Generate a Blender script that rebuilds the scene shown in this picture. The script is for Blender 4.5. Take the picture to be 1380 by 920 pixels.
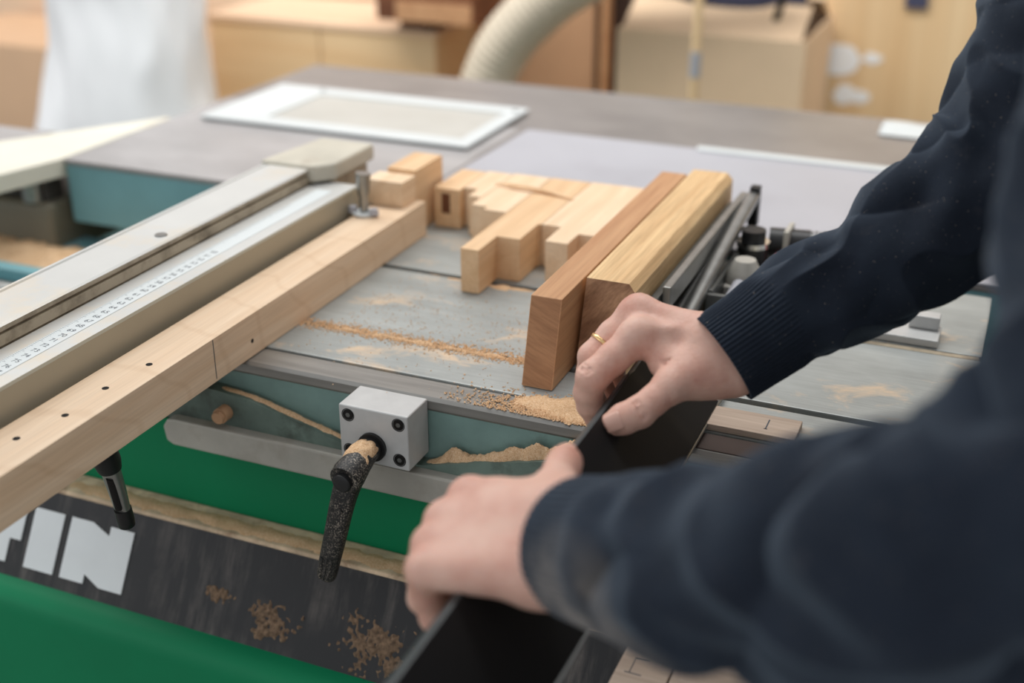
import bpy, bmesh, math, random
import numpy as np
from mathutils import Vector, Matrix, noise

random.seed(7)
for o in list(bpy.data.objects):
    bpy.data.objects.remove(o)
SC = bpy.context.scene
COL = SC.collection

# ------------------------------------------------------------------ camera, light, exposure
# world frame: z = 0 is the machine table, X along the table front edge, Y across the table, floor at -0.9
FLOOR = -0.90
cam_d = bpy.data.cameras.new('camera')
cam = bpy.data.objects.new('camera', cam_d)
COL.objects.link(cam)
cam.location = (0, 0, 0.46)
cam.rotation_euler = (math.radians(90 - 24.6), 0, math.radians(22.8))
cam_d.sensor_width = 36.0
cam_d.lens = 1668.0 * 36.0 / 1380.0
cam_d.clip_start = 0.02
cam_d.dof.use_dof = True
cam_d.dof.focus_distance = 0.97
cam_d.dof.aperture_fstop = 3.0
SC.camera = cam

world = bpy.data.worlds.new('world')
SC.world = world
world.use_nodes = True
world.node_tree.nodes['Background'].inputs[0].default_value = (0.93, 0.96, 1.0, 1)
world.node_tree.nodes['Background'].inputs[1].default_value = 0.66


def area_light(name, loc, target, sx, sy, power, color):
    d = bpy.data.lights.new(name, 'AREA')
    d.shape = 'RECTANGLE'
    d.size, d.size_y = sx, sy
    d.energy = power
    d.color = color
    o = bpy.data.objects.new(name, d)
    COL.objects.link(o)
    o.location = loc
    o.rotation_euler = (Vector(target) - Vector(loc)).to_track_quat('-Z', 'Y').to_euler()
    return o


area_light('window_and_fill_light', (-3.4, 1.35, 1.6), (-0.7, 1.1, 0.0), 3.4, 2.0, 8, (0.97, 0.985, 1.0))
area_light('window_and_fill_light', (-3.0, -1.7, 1.3), (-0.8, 0.9, -0.2), 2.6, 1.6, 12, (0.97, 0.985, 1.0))  # added front-left fill lamp, no window is known there
area_light('background_fill_light', (-1.3, 1.8, 2.0), (-1.3, 3.0, -0.4), 3.2, 0.8, 70, (1.0, 0.99, 0.97))  # unseen lamp added to brighten the background, aimed at the back wall

SC.view_settings.view_transform = 'Standard'
SC.view_settings.look = 'None'
SC.view_settings.exposure = 0.0
SC.view_settings.gamma = 1.0
SC.view_settings.use_curve_mapping = False


# ------------------------------------------------------------------ materials
def lin(c):
    return tuple((v / 255 / 12.92) if v / 255 <= 0.04045 else ((v / 255 + 0.055) / 1.055) ** 2.4 for v in c)


class NT:
    def __init__(self, name):
        self.m = bpy.data.materials.new(name)
        self.m.use_nodes = True
        self.t = self.m.node_tree
        self.b = self.t.nodes['Principled BSDF']
        self.tc = None
        self.pre = None

    def n(self, kind, **kw):
        nd = self.t.nodes.new(kind)
        for k, v in kw.items():
            setattr(nd, k, v)
        return nd

    def l(self, a, b):
        self.t.links.new(a, b)

    def coord(self, scale=(1, 1, 1), rot=(0, 0, 0), loc=(0, 0, 0)):
        if self.tc is None:
            self.tc = self.n('ShaderNodeTexCoord')
        mp = self.n('ShaderNodeMapping')
        mp.inputs['Scale'].default_value = scale
        mp.inputs['Rotation'].default_value = rot
        mp.inputs['Location'].default_value = loc
        src = self.tc.outputs['Object']
        if self.pre is not None:
            self.l(src, self.pre.inputs['Vector'])
            src = self.pre.outputs['Vector']
        self.l(src, mp.inputs['Vector'])
        return mp.outputs['Vector']

    def noise(self, vec, scale, detail=4, rough=0.55, dist=0.0):
        nd = self.n('ShaderNodeTexNoise')
        nd.inputs['Scale'].default_value = scale
        nd.inputs['Detail'].default_value = detail
        nd.inputs['Roughness'].default_value = rough
        nd.inputs['Distortion'].default_value = dist
        self.l(vec, nd.inputs['Vector'])
        return nd.outputs['Fac']

    def ramp(self, fac, stops):
        nd = self.n('ShaderNodeValToRGB')
        e = nd.color_ramp.elements
        while len(e) < len(stops):
            e.new(0.5)
        for i, (p, c) in enumerate(stops):
            e[i].position = p
            e[i].color = (*c, 1) if len(c) == 3 else c
        self.l(fac, nd.inputs['Fac'])
        return nd.outputs['Color']

    def mix(self, fac, a, b, mode='MIX'):
        nd = self.n('ShaderNodeMix', data_type='RGBA', blend_type=mode)
        if isinstance(fac, (int, float)):
            nd.inputs[0].default_value = fac
        else:
            self.l(fac, nd.inputs[0])
        for i, v in ((6, a), (7, b)):
            if isinstance(v, tuple):
                nd.inputs[i].default_value = (*v, 1)
            else:
                self.l(v, nd.inputs[i])
        return nd.outputs[2]

    def bump(self, h, strength, dist=0.001):
        nd = self.n('ShaderNodeBump')
        nd.inputs['Strength'].default_value = strength
        nd.inputs['Distance'].default_value = dist
        self.l(h, nd.inputs['Height'])
        self.l(nd.outputs['Normal'], self.b.inputs['Normal'])
        return nd

    def done(self, col=None, rough=0.5, metal=0.0, spec=0.5):
        if col is not None:
            if isinstance(col, tuple):
                self.b.inputs['Base Color'].default_value = (*col, 1)
            else:
                self.l(col, self.b.inputs['Base Color'])
        if isinstance(rough, (int, float)):
            self.b.inputs['Roughness'].default_value = rough
        else:
            self.l(rough, self.b.inputs['Roughness'])
        self.b.inputs['Metallic'].default_value = metal
        self.b.inputs['Specular IOR Level'].default_value = spec
        return self.m


WHITE, BLACK = (1, 1, 1), (0, 0, 0)


def wood(name, light, dark, axis=1, scale=1.0, streak=0.6, rough=0.55, figure=False, rot=None):
    t = NT(name)
    if rot:      # growth rings crossing the cut end at an angle
        m0 = t.n('ShaderNodeMapping')
        m0.inputs['Rotation'].default_value = rot
        t.pre = m0
    s = [55 * scale] * 3
    s[axis] = 3.0 * scale
    a = t.noise(t.coord(tuple(s)), 1.0, 5, 0.6, 0.6)
    s2 = [420 * scale] * 3
    s2[axis] = 14 * scale
    b = t.noise(t.coord(tuple(s2)), 1.0, 3, 0.6)
    c1 = t.ramp(a, [(0.3, lin(dark)), (0.68, lin(light))])
    fine = t.ramp(b, [(0.3, (0.72, 0.70, 0.68)), (0.6, WHITE)])
    c = t.mix(streak, c1, fine, 'MULTIPLY')
    if figure:   # the darker flame figure of maple
        w = t.n('ShaderNodeTexWave', wave_type='RINGS', rings_direction='X')
        w.inputs['Scale'].default_value = 1.0
        w.inputs['Distortion'].default_value = 7.0
        w.inputs['Detail'].default_value = 2.0
        w.inputs['Detail Scale'].default_value = 0.8
        t.l(t.coord((14, 5, 14), loc=(0.2, 3.0, 0.4)), w.inputs['Vector'])
        f = t.ramp(w.outputs['Fac'], [(0.0, (0.86, 0.80, 0.74)), (0.05, WHITE), (1.0, WHITE)])
        c = t.mix(0.4, c, f, 'MULTIPLY')
    t.bump(b, 0.15, 0.0004)
    return t.done(c, rough, 0, 0.35)


def paint(name, col, rough=0.4, var=0.12, metal=0.0, scale=12, dirt=None, dirt_amt=(0.55, 0.75), bump=0.0):
    t = NT(name)
    v = t.coord()
    a = t.noise(v, scale, 5, 0.6)
    l = lin(col)
    dk = tuple(x * (1 - var * 2.2) for x in l)
    lt = tuple(min(1, x * (1 + var)) for x in l)
    c = t.ramp(a, [(0.3, dk), (0.7, lt)])
    if dirt:
        d = t.noise(t.coord((1, 1, 1), loc=(3.1, 1.7, 0.4)), scale * 1.7, 6, 0.65)
        f = t.ramp(d, [(dirt_amt[0], BLACK), (dirt_amt[1], WHITE)])
        c = t.mix(f, c, lin(dirt))
    if bump:
        t.bump(t.noise(v, scale * 30, 3), bump, 0.0006)
    return t.done(c, rough, metal)


def cast_iron(name, col, dusty=True, rough=0.42, metal=0.35, stretch=(4, 10, 6), dust_lo=0.6):
    """machined table: scratched metal with patches of fine pale sawdust"""
    t = NT(name)
    a = t.noise(t.coord(stretch), 2.0, 6, 0.65)
    l = lin(col)
    c = t.ramp(a, [(0.25, tuple(x * 0.72 for x in l)), (0.75, tuple(min(1, x * 1.18) for x in l))])
    sc = t.noise(t.coord((12, 500, 12)), 1.0, 2)
    c = t.mix(0.25, c, t.ramp(sc, [(0.35, (0.6, 0.6, 0.6)), (0.6, WHITE)]), 'MULTIPLY')
    if dusty:
        d = t.noise(t.coord((9, 16, 9), rot=(0, 0, 0.5)), 1.3, 7, 0.7, 0.4)
        f = t.ramp(d, [(dust_lo, BLACK), (dust_lo + 0.14, (0.75, 0.75, 0.75))])
        c = t.mix(f, c, lin((226, 196, 160)))
    t.bump(a, 0.08, 0.001)
    return t.done(c, rough, metal)


M = {}
M['maple'] = wood('maple_wood', (238, 213, 184), (222, 190, 156), 1, 1.0, 0.35, 0.5, figure=True)
M['beech'] = wood('beech_wood', (236, 202, 162), (218, 178, 134), 1, 1.0, 0.4, 0.55)
M['beech_pale'] = wood('pale_beech_wood', (242, 216, 184), (228, 194, 156), 1, 1.0, 0.4, 0.55)
M['alder'] = wood('alder_wood', (208, 162, 120), (182, 132, 92), 1, 1.0, 0.5, 0.55)
M['oak'] = wood('rough_oak_wood', (240, 206, 156), (206, 164, 116), 1, 1.0, 0.8, 0.6)
M['oak_end'] = wood('oak_end_grain', (196, 152, 116), (126, 88, 62), 2, 1.6, 0.9, 0.65, rot=(0, math.radians(-38), 0))
M['alder_end'] = wood('alder_end_grain', (190, 142, 102), (158, 112, 78), 0, 1.1, 0.7, 0.6, rot=(0, math.radians(-22), 0))
M['pine'] = wood('pine_board', (244, 218, 190), (228, 192, 158), 0, 0.25, 0.3, 0.6)
M['ply'] = wood('plywood_sheet', (242, 214, 172), (224, 186, 138), 2, 0.14, 0.3, 0.6)
M['ply_crate'] = wood('plywood_crate', (240, 210, 166), (226, 188, 140), 0, 0.2, 0.3, 0.6)
M['dark_wood'] = wood('dark_brown_wood', (132, 84, 56), (92, 54, 34), 0, 0.3, 0.4, 0.6)
M['deep_brown'] = paint('blackish_brown', (58, 38, 28), 0.7, 0.1)  # near-black brown, also the painted shade of the gap behind the post
M['casting'] = paint('dull_casting', (198, 192, 176), 0.55, 0.08, 0, 12, (150, 132, 112), (0.55, 0.8))
M['grey_wood'] = wood('greyed_wood', (206, 186, 168), (164, 142, 124), 0, 0.8, 0.5, 0.7)
M['card'] = paint('brown_cardboard', (216, 180, 146), 0.8, 0.05, 0, 3)
M['card_dark'] = paint('dark_cardboard', (192, 150, 114), 0.8, 0.06, 0, 3)
M['card_pale'] = paint('pale_cardboard', (236, 206, 172), 0.8, 0.05, 0, 3)
M['deck'] = cast_iron('sliding_table_iron', (168, 172, 169), True, 0.45, 0.25, dust_lo=0.56)
M['lip'] = cast_iron('table_lip_steel', (150, 148, 143), False, 0.35, 0.5, (3, 40, 40))
M['main_iron'] = cast_iron('main_table_iron', (150, 145, 142), False, 0.38, 0.3, (2.2, 4, 4))
M['main_left'] = cast_iron('main_table_bright_iron', (180, 177, 176), False, 0.4, 0.2, (2.2, 4, 4))
M['slot'] = paint('slot_dark_iron', (58, 54, 50), 0.7, 0.15)
M['teal'] = paint('weathered_teal_paint', (124, 154, 148), 0.45, 0.14, 0, 11, (84, 96, 90), (0.55, 0.78))
M['teal_dark'] = paint('grimy_teal_paint', (104, 122, 112), 0.55, 0.2, 0, 16, (58, 62, 54), (0.5, 0.74))
M['teal_clean'] = paint('teal_paint', (118, 166, 172), 0.45, 0.1, 0, 6, (140, 170, 175), (0.5, 0.8))
M['bar'] = paint('worn_grey_bar', (186, 182, 172), 0.5, 0.12, 0.2, 10, (150, 140, 124), (0.5, 0.8))
M['green'] = paint('green_enamel', (0, 124, 80), 0.55, 0.06, 0, 5)
M['green'].node_tree.nodes['Principled BSDF'].inputs['Specular IOR Level'].default_value = 0.25

M['ledge'] = paint('dusty_ledge', (222, 196, 164), 0.8, 0.2, 0, 30, (150, 118, 92), (0.52, 0.74))
M['letter'] = paint('white_letter', (232, 236, 236), 0.5, 0.03, 0, 14)
M['alu'] = paint('brushed_aluminium', (196, 196, 194), 0.42, 0.05, 0.15, 40)
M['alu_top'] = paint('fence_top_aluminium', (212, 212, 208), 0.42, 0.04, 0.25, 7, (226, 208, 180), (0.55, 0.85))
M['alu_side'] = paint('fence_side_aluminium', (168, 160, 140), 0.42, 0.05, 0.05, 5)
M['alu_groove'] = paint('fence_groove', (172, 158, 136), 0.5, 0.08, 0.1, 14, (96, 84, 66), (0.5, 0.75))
M['tape'] = paint('scale_tape', (224, 230, 230), 0.35, 0.02, 0, 8, (224, 196, 166), (0.62, 0.8))
M['ink'] = paint('dark_ink', (70, 76, 84), 0.7, 0.05)
M['steel'] = paint('steel', (160, 160, 156), 0.3, 0.08, 0.8, 60)
M['steel_dark'] = paint('dark_steel', (104, 105, 102), 0.42, 0.12, 0.35, 40)
M['chrome'] = paint('chrome', (222, 222, 220), 0.12, 0.02, 1.0)
M['black'] = paint('black_plastic', (24, 24, 25), 0.45, 0.1)
M['screw'] = paint('black_oxide_screw', (34, 33, 33), 0.32, 0.1, 0.6, 40)
M['hole'] = paint('hole_dark', (20, 16, 13), 0.9, 0.1)
M['red'] = paint('red_band', (212, 92, 92), 0.5, 0.05)
M['plate_black'] = paint('black_plate', (9, 9, 10), 0.6, 0.15, 0, 8, (26, 27, 28), (0.6, 0.95))
M['plate_black'].node_tree.nodes['Principled BSDF'].inputs['Specular IOR Level'].default_value = 0.25
M['plate_edge'] = paint('black_plate_edge', (62, 68, 70), 0.4, 0.12, 0, 20)
M['grey_sheet'] = paint('pale_grey_sheet', (176, 176, 182), 0.42, 0.05, 0, 3, (158, 156, 162), (0.55, 0.9))
M['white'] = paint('white_plastic', (208, 213, 213), 0.4, 0.02)
M['paper'] = paint('printed_paper', (188, 187, 180), 0.35, 0.03, 0, 9, (178, 176, 168), (0.5, 0.9))
M['cream'] = paint('cream_metal', (228, 224, 208), 0.5, 0.05, 0, 4, (222, 200, 166), (0.6, 0.85))
M['olive'] = paint('olive_grey_housing', (118, 112, 96), 0.5, 0.08, 0, 4)
M['bag'] = paint('white_sack', (244, 245, 246), 0.7, 0.03, 0, 3)
M['hose'] = paint('pale_hose', (216, 202, 180), 0.55, 0.04, 0, 4)
M['blue'] = paint('dark_blue_fabric', (70, 72, 96), 0.8, 0.1, 0, 6)
M['wall'] = paint('grey_wall', (176, 166, 162), 0.9, 0.04, 0, 2)
M['floor'] = paint('concrete_floor', (150, 145, 138), 0.85, 0.08, 0, 3)
M['gold'] = paint('gold_ring', (236, 196, 140), 0.2, 0.03, 1.0)
M['nail'] = paint('fingernail', (222, 176, 158), 0.35, 0.04, 0, 40)
M['hair'] = paint('brown_hair', (64, 46, 34), 0.6, 0.2, 0, 60)
M['trousers'] = paint('dark_trousers', (44, 46, 52), 0.9, 0.15, 0, 30)
M['shoe'] = paint('black_shoe', (30, 28, 27), 0.5, 0.1)


def mk_sawdust():
    t = NT('sawdust')
    v = t.coord()
    a = t.noise(v, 800, 3, 0.75)
    b = t.noise(v, 60, 4, 0.6)
    c = t.ramp(a, [(0.3, lin((204, 158, 114))), (0.55, lin((236, 200, 160))), (0.8, lin((250, 228, 198)))])
    c = t.mix(0.35, c, t.ramp(b, [(0.35, (0.7, 0.64, 0.58)), (0.65, WHITE)]), 'MULTIPLY')
    t.bump(a, 0.9, 0.0012)
    return t.done(c, 0.95, 0, 0.1)


def mk_lever():
    """black die-cast lever dusted with fine pale wood flour"""
    t = NT('dusty_black_lever')
    v = t.coord()
    a = t.noise(v, 700, 3, 0.8)
    b = t.noise(v, 45, 4, 0.6)
    sp = t.ramp(a, [(0.52, BLACK), (0.62, WHITE)])
    msk = t.ramp(b, [(0.36, (0.08, 0.08, 0.08)), (0.68, (0.9, 0.9, 0.9))])
    f = t.mix(1.0, sp, msk, 'MULTIPLY')
    c = t.mix(f, lin((24, 24, 25)), lin((186, 174, 158)))
    t.bump(a, 0.5, 0.0006)
    return t.done(c, 0.5, 0, 0.5)


def mk_fabric():
    t = NT('navy_knit')
    v = t.coord()
    a = t.noise(v, 26, 5, 0.6)
    k = t.noise(v, 900, 2, 0.6)
    c = t.ramp(a, [(0.3, lin((27, 32, 42))), (0.7, lin((38, 45, 56)))])
    lint = t.noise(t.coord((1, 1, 1), loc=(5, 2, 1)), 800, 1, 0.4)
    c = t.mix(t.ramp(lint, [(0.755, BLACK), (0.79, WHITE)]), c, lin((150, 140, 128)))
    dn = t.noise(t.coord((1, 1, 1), loc=(0.3, 0.1, 0)), 24, 5, 0.6)
    df = t.ramp(dn, [(0.60, BLACK), (0.80, (0.22, 0.22, 0.22))])
    c = t.mix(df, c, lin((104, 100, 98)))
    # pale wood dust rubbed into the underside of the near cuff
    ds = t.n('ShaderNodeVectorMath', operation='DISTANCE')
    t.l(t.coord((1, 1, 1)), ds.inputs[0])
    ds.inputs[1].default_value = (-0.310, -0.286, 0.966)
    cm = t.ramp(ds.outputs['Value'], [(0.028, WHITE), (0.070, BLACK)])
    cn = t.ramp(t.noise(t.coord((1, 1, 1), loc=(1, 4, 2)), 45, 4, 0.6), [(0.35, (0.25, 0.25, 0.25)), (0.65, WHITE)])
    c = t.mix(t.mix(1.0, cm, cn, 'MULTIPLY'), c, lin((142, 134, 126)))
    t.bump(k, 0.35, 0.0006)
    t.b.inputs['Sheen Weight'].default_value = 0.2
    t.b.inputs['Sheen Tint'].default_value = (0.62, 0.8, 1.0, 1)
    t.b.inputs['Sheen Roughness'].default_value = 0.5
    return t.done(c, 0.95, 0, 0.15)


def mk_skin():
    t = NT('skin')
    v = t.coord()
    a = t.noise(v, 30, 5, 0.6)
    b = t.noise(v, 380, 3, 0.6)
    c = t.ramp(a, [(0.3, lin((204, 148, 130))), (0.5, lin((220, 175, 157))), (0.72, lin((228, 190, 172)))])
    h = t.noise(t.coord((1, 1, 1)), 150, 5, 0.65)
    t.bump(t.mix(0.4, t.ramp(b, [(0, BLACK), (1, WHITE)]), t.ramp(h, [(0, BLACK), (1, WHITE)])), 0.6, 0.0011)
    t.b.inputs['Subsurface Weight'].default_value = 0.15
    t.b.inputs['Subsurface Radius'].default_value = (0.010, 0.004, 0.002)
    t.b.inputs['Subsurface Scale'].default_value = 0.5
    return t.done(c, 0.5, 0, 0.4)


def mk_black_panel():
    t = NT('dusty_black_panel')
    a = t.noise(t.coord((60, 9, 9)), 1.0, 5, 0.65)
    b = t.noise(t.coord((7, 9, 9), loc=(2, 0, 1)), 1.6, 5, 0.6)
    f = t.mix(1.0, t.ramp(a, [(0.45, BLACK), (0.72, WHITE)]), t.ramp(b, [(0.42, BLACK), (0.66, (0.75, 0.75, 0.75))]), 'MULTIPLY')
    c = t.mix(f, lin((30, 30, 32)), lin((118, 110, 104)))
    return t.done(c, 0.55)


M['black_panel'] = mk_black_panel()
M['sawdust_dull'] = paint('brown_shavings', (128, 104, 82), 0.9, 0.3, 0, 300)
M['sawdust'] = mk_sawdust()
M['lever'] = mk_lever()
M['knit'] = mk_fabric()
M['skin'] = mk_skin()

# ------------------------------------------------------------------ object helpers
ORG = {}


def link(o, label=None, cat=None, group=None, kind=None):
    COL.objects.link(o)
    for k, v in (('label', label), ('category', cat), ('group', group), ('kind', kind)):
        if v:
            o[k] = v
    return o


def thing(name, base, label, cat, group=None):
    o = bpy.data.objects.new(name, None)
    o.empty_display_size = 0.05
    link(o, label, cat, group)
    o.location = base
    ORG[o] = Vector(base)
    return o


def add(name, geo, mat, parent=None, label=None, cat=None, group=None, kind=None, smooth=False, bevel=0.0, seg=2, angle=None, mats=None):
    """geo = (verts, faces[, material indices]) in world space -> one mesh object"""
    verts, faces = geo[0], geo[1]
    if parent is not None:
        org = ORG[parent]
    else:
        vs = np.array([tuple(v) for v in verts])
        lo, hi = vs.min(0), vs.max(0)
        org = Vector(((lo[0] + hi[0]) / 2, (lo[1] + hi[1]) / 2, lo[2]))
    me = bpy.data.meshes.new(name)
    me.from_pydata([tuple(Vector(v) - org) for v in verts], [], [tuple(int(i) for i in f) for f in faces])
    for m in (mats or [mat]):
        me.materials.append(M[m])
    if len(geo) > 2:
        me.polygons.foreach_set('material_index', [int(i) for i in geo[2]])
    bm = bmesh.new()
    bm.from_mesh(me)
    bmesh.ops.recalc_face_normals(bm, faces=bm.faces)
    if bevel:
        ed = [e for e in bm.edges if len(e.link_faces) == 2 and e.calc_face_angle(0) > 0.5]
        bmesh.ops.bevel(bm, geom=ed, offset=bevel, segments=seg, affect='EDGES', profile=0.6, clamp_overlap=True)
    bm.to_mesh(me)
    bm.free()
    if smooth:
        me.polygons.foreach_set('use_smooth', [True] * len(me.polygons))
        if angle:
            me.set_sharp_from_angle(angle=math.radians(angle))
    o = bpy.data.objects.new(name, me)
    link(o, label, cat, group, kind)
    if parent is not None:
        o.parent = parent
        ORG[o] = org
    else:
        o.location = org
        ORG[o] = org
    return o


def box(x0, x1, y0, y1, z0, z1):
    v = [(x, y, z) for z in (z0, z1) for y in (y0, y1) for x in (x0, x1)]
    return v, [(0, 1, 3, 2), (4, 6, 7, 5), (0, 4, 5, 1), (2, 3, 7, 6), (0, 2, 6, 4), (1, 5, 7, 3)]


def merge(*geos):
    V, F, I = [], [], []
    for g in geos:
        n = len(V)
        V += [tuple(v) for v in g[0]]
        F += [tuple(i + n for i in f) for f in g[1]]
        I += list(g[2]) if len(g) > 2 else [0] * len(g[1])
    return V, F, I


def prism(poly, axis, a, b):
    """poly in the two other axes (in xyz order), extruded from a to b along axis"""
    def p(q, t):
        q = list(q)
        q.insert(axis, t)
        return tuple(q)
    n = len(poly)
    V = [p(q, a) for q in poly] + [p(q, b) for q in poly]
    F = [tuple(range(n)), tuple(range(2 * n - 1, n - 1, -1))]
    F += [(i, (i + 1) % n, n + (i + 1) % n, n + i) for i in range(n)]
    return V, F


def frame_for(d, up=(0, 0, 1)):
    d = Vector(d).normalized()
    u = Vector(up)
    if abs(d.dot(u)) > 0.95:
        u = Vector((0, 1, 0))
    s = d.cross(u).normalized()
    return s, s.cross(d).normalized()


def tube(path, rad, n=16, cap=True, flat=1.0, power=2.0, up=(0, 0, 1)):
    """swept tube; rad number or list; flat squashes the second axis; power > 2 makes a rounded box section"""
    path = [Vector(p) for p in path]
    m = len(path)
    V, F = [], []
    for i, p in enumerate(path):
        d = path[min(i + 1, m - 1)] - path[max(i - 1, 0)]
        s, u = frame_for(d, up)
        r = rad[i] if isinstance(rad, (list, tuple)) else rad
        fl = flat[i] if isinstance(flat, (list, tuple)) else flat
        for k in range(n):
            a = 2 * math.pi * k / n
            c, q = math.cos(a), math.sin(a)
            c = math.copysign(abs(c) ** (2 / power), c)
            q = math.copysign(abs(q) ** (2 / power), q)
            V.append(p + s * (r * c) + u * (r * fl * q))
    for i in range(m - 1):
        for k in range(n):
            F.append((i * n + k, i * n + (k + 1) % n, (i + 1) * n + (k + 1) % n, (i + 1) * n + k))
    if cap:
        F.append(tuple(range(n - 1, -1, -1)))
        F.append(tuple((m - 1) * n + k for k in range(n)))
    return V, F


def cyl(a, b, r, n=24, r2=None):
    return tube([a, b], [r, r if r2 is None else r2], n)


def spline(pts, n):
    """Catmull-Rom through points (any dimension)"""
    P = np.array(pts, float)
    P = np.vstack([2 * P[0] - P[1], P, 2 * P[-1] - P[-2]])
    out = []
    m = len(P) - 3
    for i in range(n):
        t = i / (n - 1) * m
        k = min(int(t), m - 1)
        u = t - k
        p0, p1, p2, p3 = P[k:k + 4]
        out.append(0.5 * (2 * p1 + (p2 - p0) * u + (2 * p0 - 5 * p1 + 4 * p2 - p3) * u * u + (3 * p1 - p0 - 3 * p2 + p3) * u ** 3))
    return np.array(out)


def dust(name, x0, x1, yfun, wfun, z, h, nx, ny, label, rough=0.6, parent=None, tilt=None, seed=0):
    """heap or line of sawdust lying along X: an uneven height field with ragged edges"""
    V, F = [], []
    for i in range(nx + 1):
        x = x0 + (x1 - x0) * i / nx
        yc, w = yfun(x), wfun(x)
        for j in range(ny + 1):
            v = -1 + 2 * j / ny
            rag = 1 + 0.5 * noise.noise(Vector((x * 90 + seed, v * 0.8, 3))) + 0.25 * noise.noise(Vector((x * 300 + seed, v, 9)))
            y = yc + v * w * max(0.15, rag)
            prof = max(0.0, 1 - v * v)
            ends = min(1, 6 * i / nx, 6 * (nx - i) / nx)
            hz = h * prof * ends * (0.7 + rough * noise.noise(Vector((x * 55 + seed, y * 55, 1))) + 0.12 * noise.noise(Vector((x * 500, y * 500, 5 + seed))))
            V.append((x, y, z(x, y) if callable(z) else z + 0))
            V[-1] = (x, y, V[-1][2] + max(hz, -0.0004) - 0.0003)
    for i in range(nx):
        for j in range(ny):
            a = i * (ny + 1) + j
            F.append((a, a + ny + 1, a + ny + 2, a + 1))
    return add(name, (V, F), 'sawdust', parent, label, None if parent else 'sawdust', kind='stuff', smooth=True)


# ------------------------------------------------------------------ setting
add('floor', box(-6, 5, -3, 6, FLOOR - 0.1, FLOOR), 'floor', kind='structure', label='grey concrete workshop floor')
add('wall_back', box(-6, 5, 3.3, 3.4, FLOOR, 2.4), 'wall', kind='structure', label='grey workshop wall behind the crates')

# ------------------------------------------------------------------ machine (main body)
mach = thing('woodworking_machine', (-0.6, 1.4, FLOOR), 'green woodworking machine with grey iron table and black lettered front panel', 'machine')
# main table behind, flush with the sliding table
add('main_table', box(-1.157, 0.9, 1.227, 1.865, -0.006, 0.0), 'main_iron', mach, bevel=0.0015)
add('table_apron', merge(box(-1.157, 0.9, 1.230, 1.26, -0.087, -0.0062), box(-1.155, -1.125, 1.26, 1.86, -0.087, -0.0062)), 'teal_clean', mach, label='teal painted side of the main table', bevel=0.004)
add('table_front_land', box(-1.155, -0.66, 1.2285, 1.60, 0.0, 0.0006), 'main_left', mach)
# column and base below the main table
add('machine_base', box(-1.05, 0.8, 1.32, 1.80, FLOOR, -0.088), 'green', mach, bevel=0.01)
# front of the machine frame under the sliding table
add('frame_panel', box(-1.35, -0.002, 0.80, 0.83, -0.30, -0.075), 'green', mach, label='bright green upper panel')
add('ledge', box(-1.35, -0.002, 0.768, 0.80, -0.172, -0.160), 'ledge', mach, bevel=0.002, label='narrow ledge powdered with sawdust')
TB = 0.0805


def slant(x, t, out=0.0):
    """point on the sloped black front panel: t metres below the ledge, raised by out"""
    return (x, 0.77 - 0.6 * t - out * 0.857, -0.16 - t + out * 0.514)


add('name_panel', prism([(0.77, -0.1605), (0.77 - 0.6 * TB, -0.16 - TB), (0.80, -0.16 - TB), (0.80, -0.1605)], 0, -1.35, -0.002), 'black_panel', mach, label='black sloped panel carrying white letters')
add('lower_panel', prism([(0.727, -0.2385), (0.714, -0.2395), (0.7045, -0.2430), (0.6990, -0.2500), (0.6970, -0.2590), (0.6970, FLOOR + 0.06), (0.82, FLOOR + 0.06), (0.82, -0.2385)], 0, -1.35, -0.002), 'green', mach, label='green lower panel with rounded top edge', smooth=True, angle=50)
add('plinth', box(-1.33, -0.05, 0.78, 1.60, FLOOR, FLOOR + 0.06), 'black', mach)


def letter(poly):
    n = len(poly)
    V = [slant(x, t, 0.0010) for x, t in poly] + [slant(x, t, -0.001) for x, t in poly]
    F = [tuple(range(n)), tuple(range(2 * n - 1, n - 1, -1))] + [(i, (i + 1) % n, n + (i + 1) % n, n + i) for i in range(n)]
    return V, F


T0, T1 = 0.0192, 0.0686
add('letter_t', letter([(-0.889, T0), (-0.823, T0), (-0.823, 0.0488), (-0.836, 0.0488), (-0.836, T1), (-0.876, T1), (-0.876, 0.0488), (-0.889, 0.0488)]), 'letter', mach)
add('letter_i', letter([(-0.8135, T0), (-0.7785, T0), (-0.7785, T1), (-0.8135, T1)]), 'letter', mach)
add('letter_n', letter([(-0.7700, T0), (-0.7455, T0), (-0.7245, 0.0268), (-0.7245, T0), (-0.6980, T0), (-0.6980, T1), (-0.7240, T1), (-0.7425, 0.0608), (-0.7425, T1), (-0.7700, T1)]), 'letter', mach)
add('side_frame', box(-1.45, -1.36, 0.90, 1.9, FLOOR, -0.135), 'teal_clean', mach, bevel=0.004)
add('frame_ledge', merge(box(-1.36, -0.90, 0.95, 1.26, -0.135, -0.118)), 'teal_clean', mach, bevel=0.003)
add('guide_rail', box(-1.36, -0.78, 1.085, 1.105, -0.118, -0.100), 'teal_clean', mach, bevel=0.003, label='teal guide rail under the fence')
add('guide_rail', cyl((-1.36, 1.035, -0.105), (-0.78, 1.035, -0.105), 0.012), 'steel', mach, smooth=True, angle=40)
hs = add('motor_housing', box(-1.50, -1.168, 1.20, 1.50, -0.135, -0.056), 'olive', mach, bevel=0.012, seg=3, label='olive grey motor housing')
add('housing_knob', merge(cyl((-1.20, 1.21, -0.056), (-1.20, 1.21, -0.02), 0.014), cyl((-1.20, 1.21, -0.02), (-1.20, 1.21, -0.012), 0.007)), 'steel', mach, smooth=True, angle=40)
add('housing_bracket', box(-1.30, -1.175, 1.21, 1.24, -0.056, -0.026), 'slot', mach, bevel=0.003)
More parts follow.
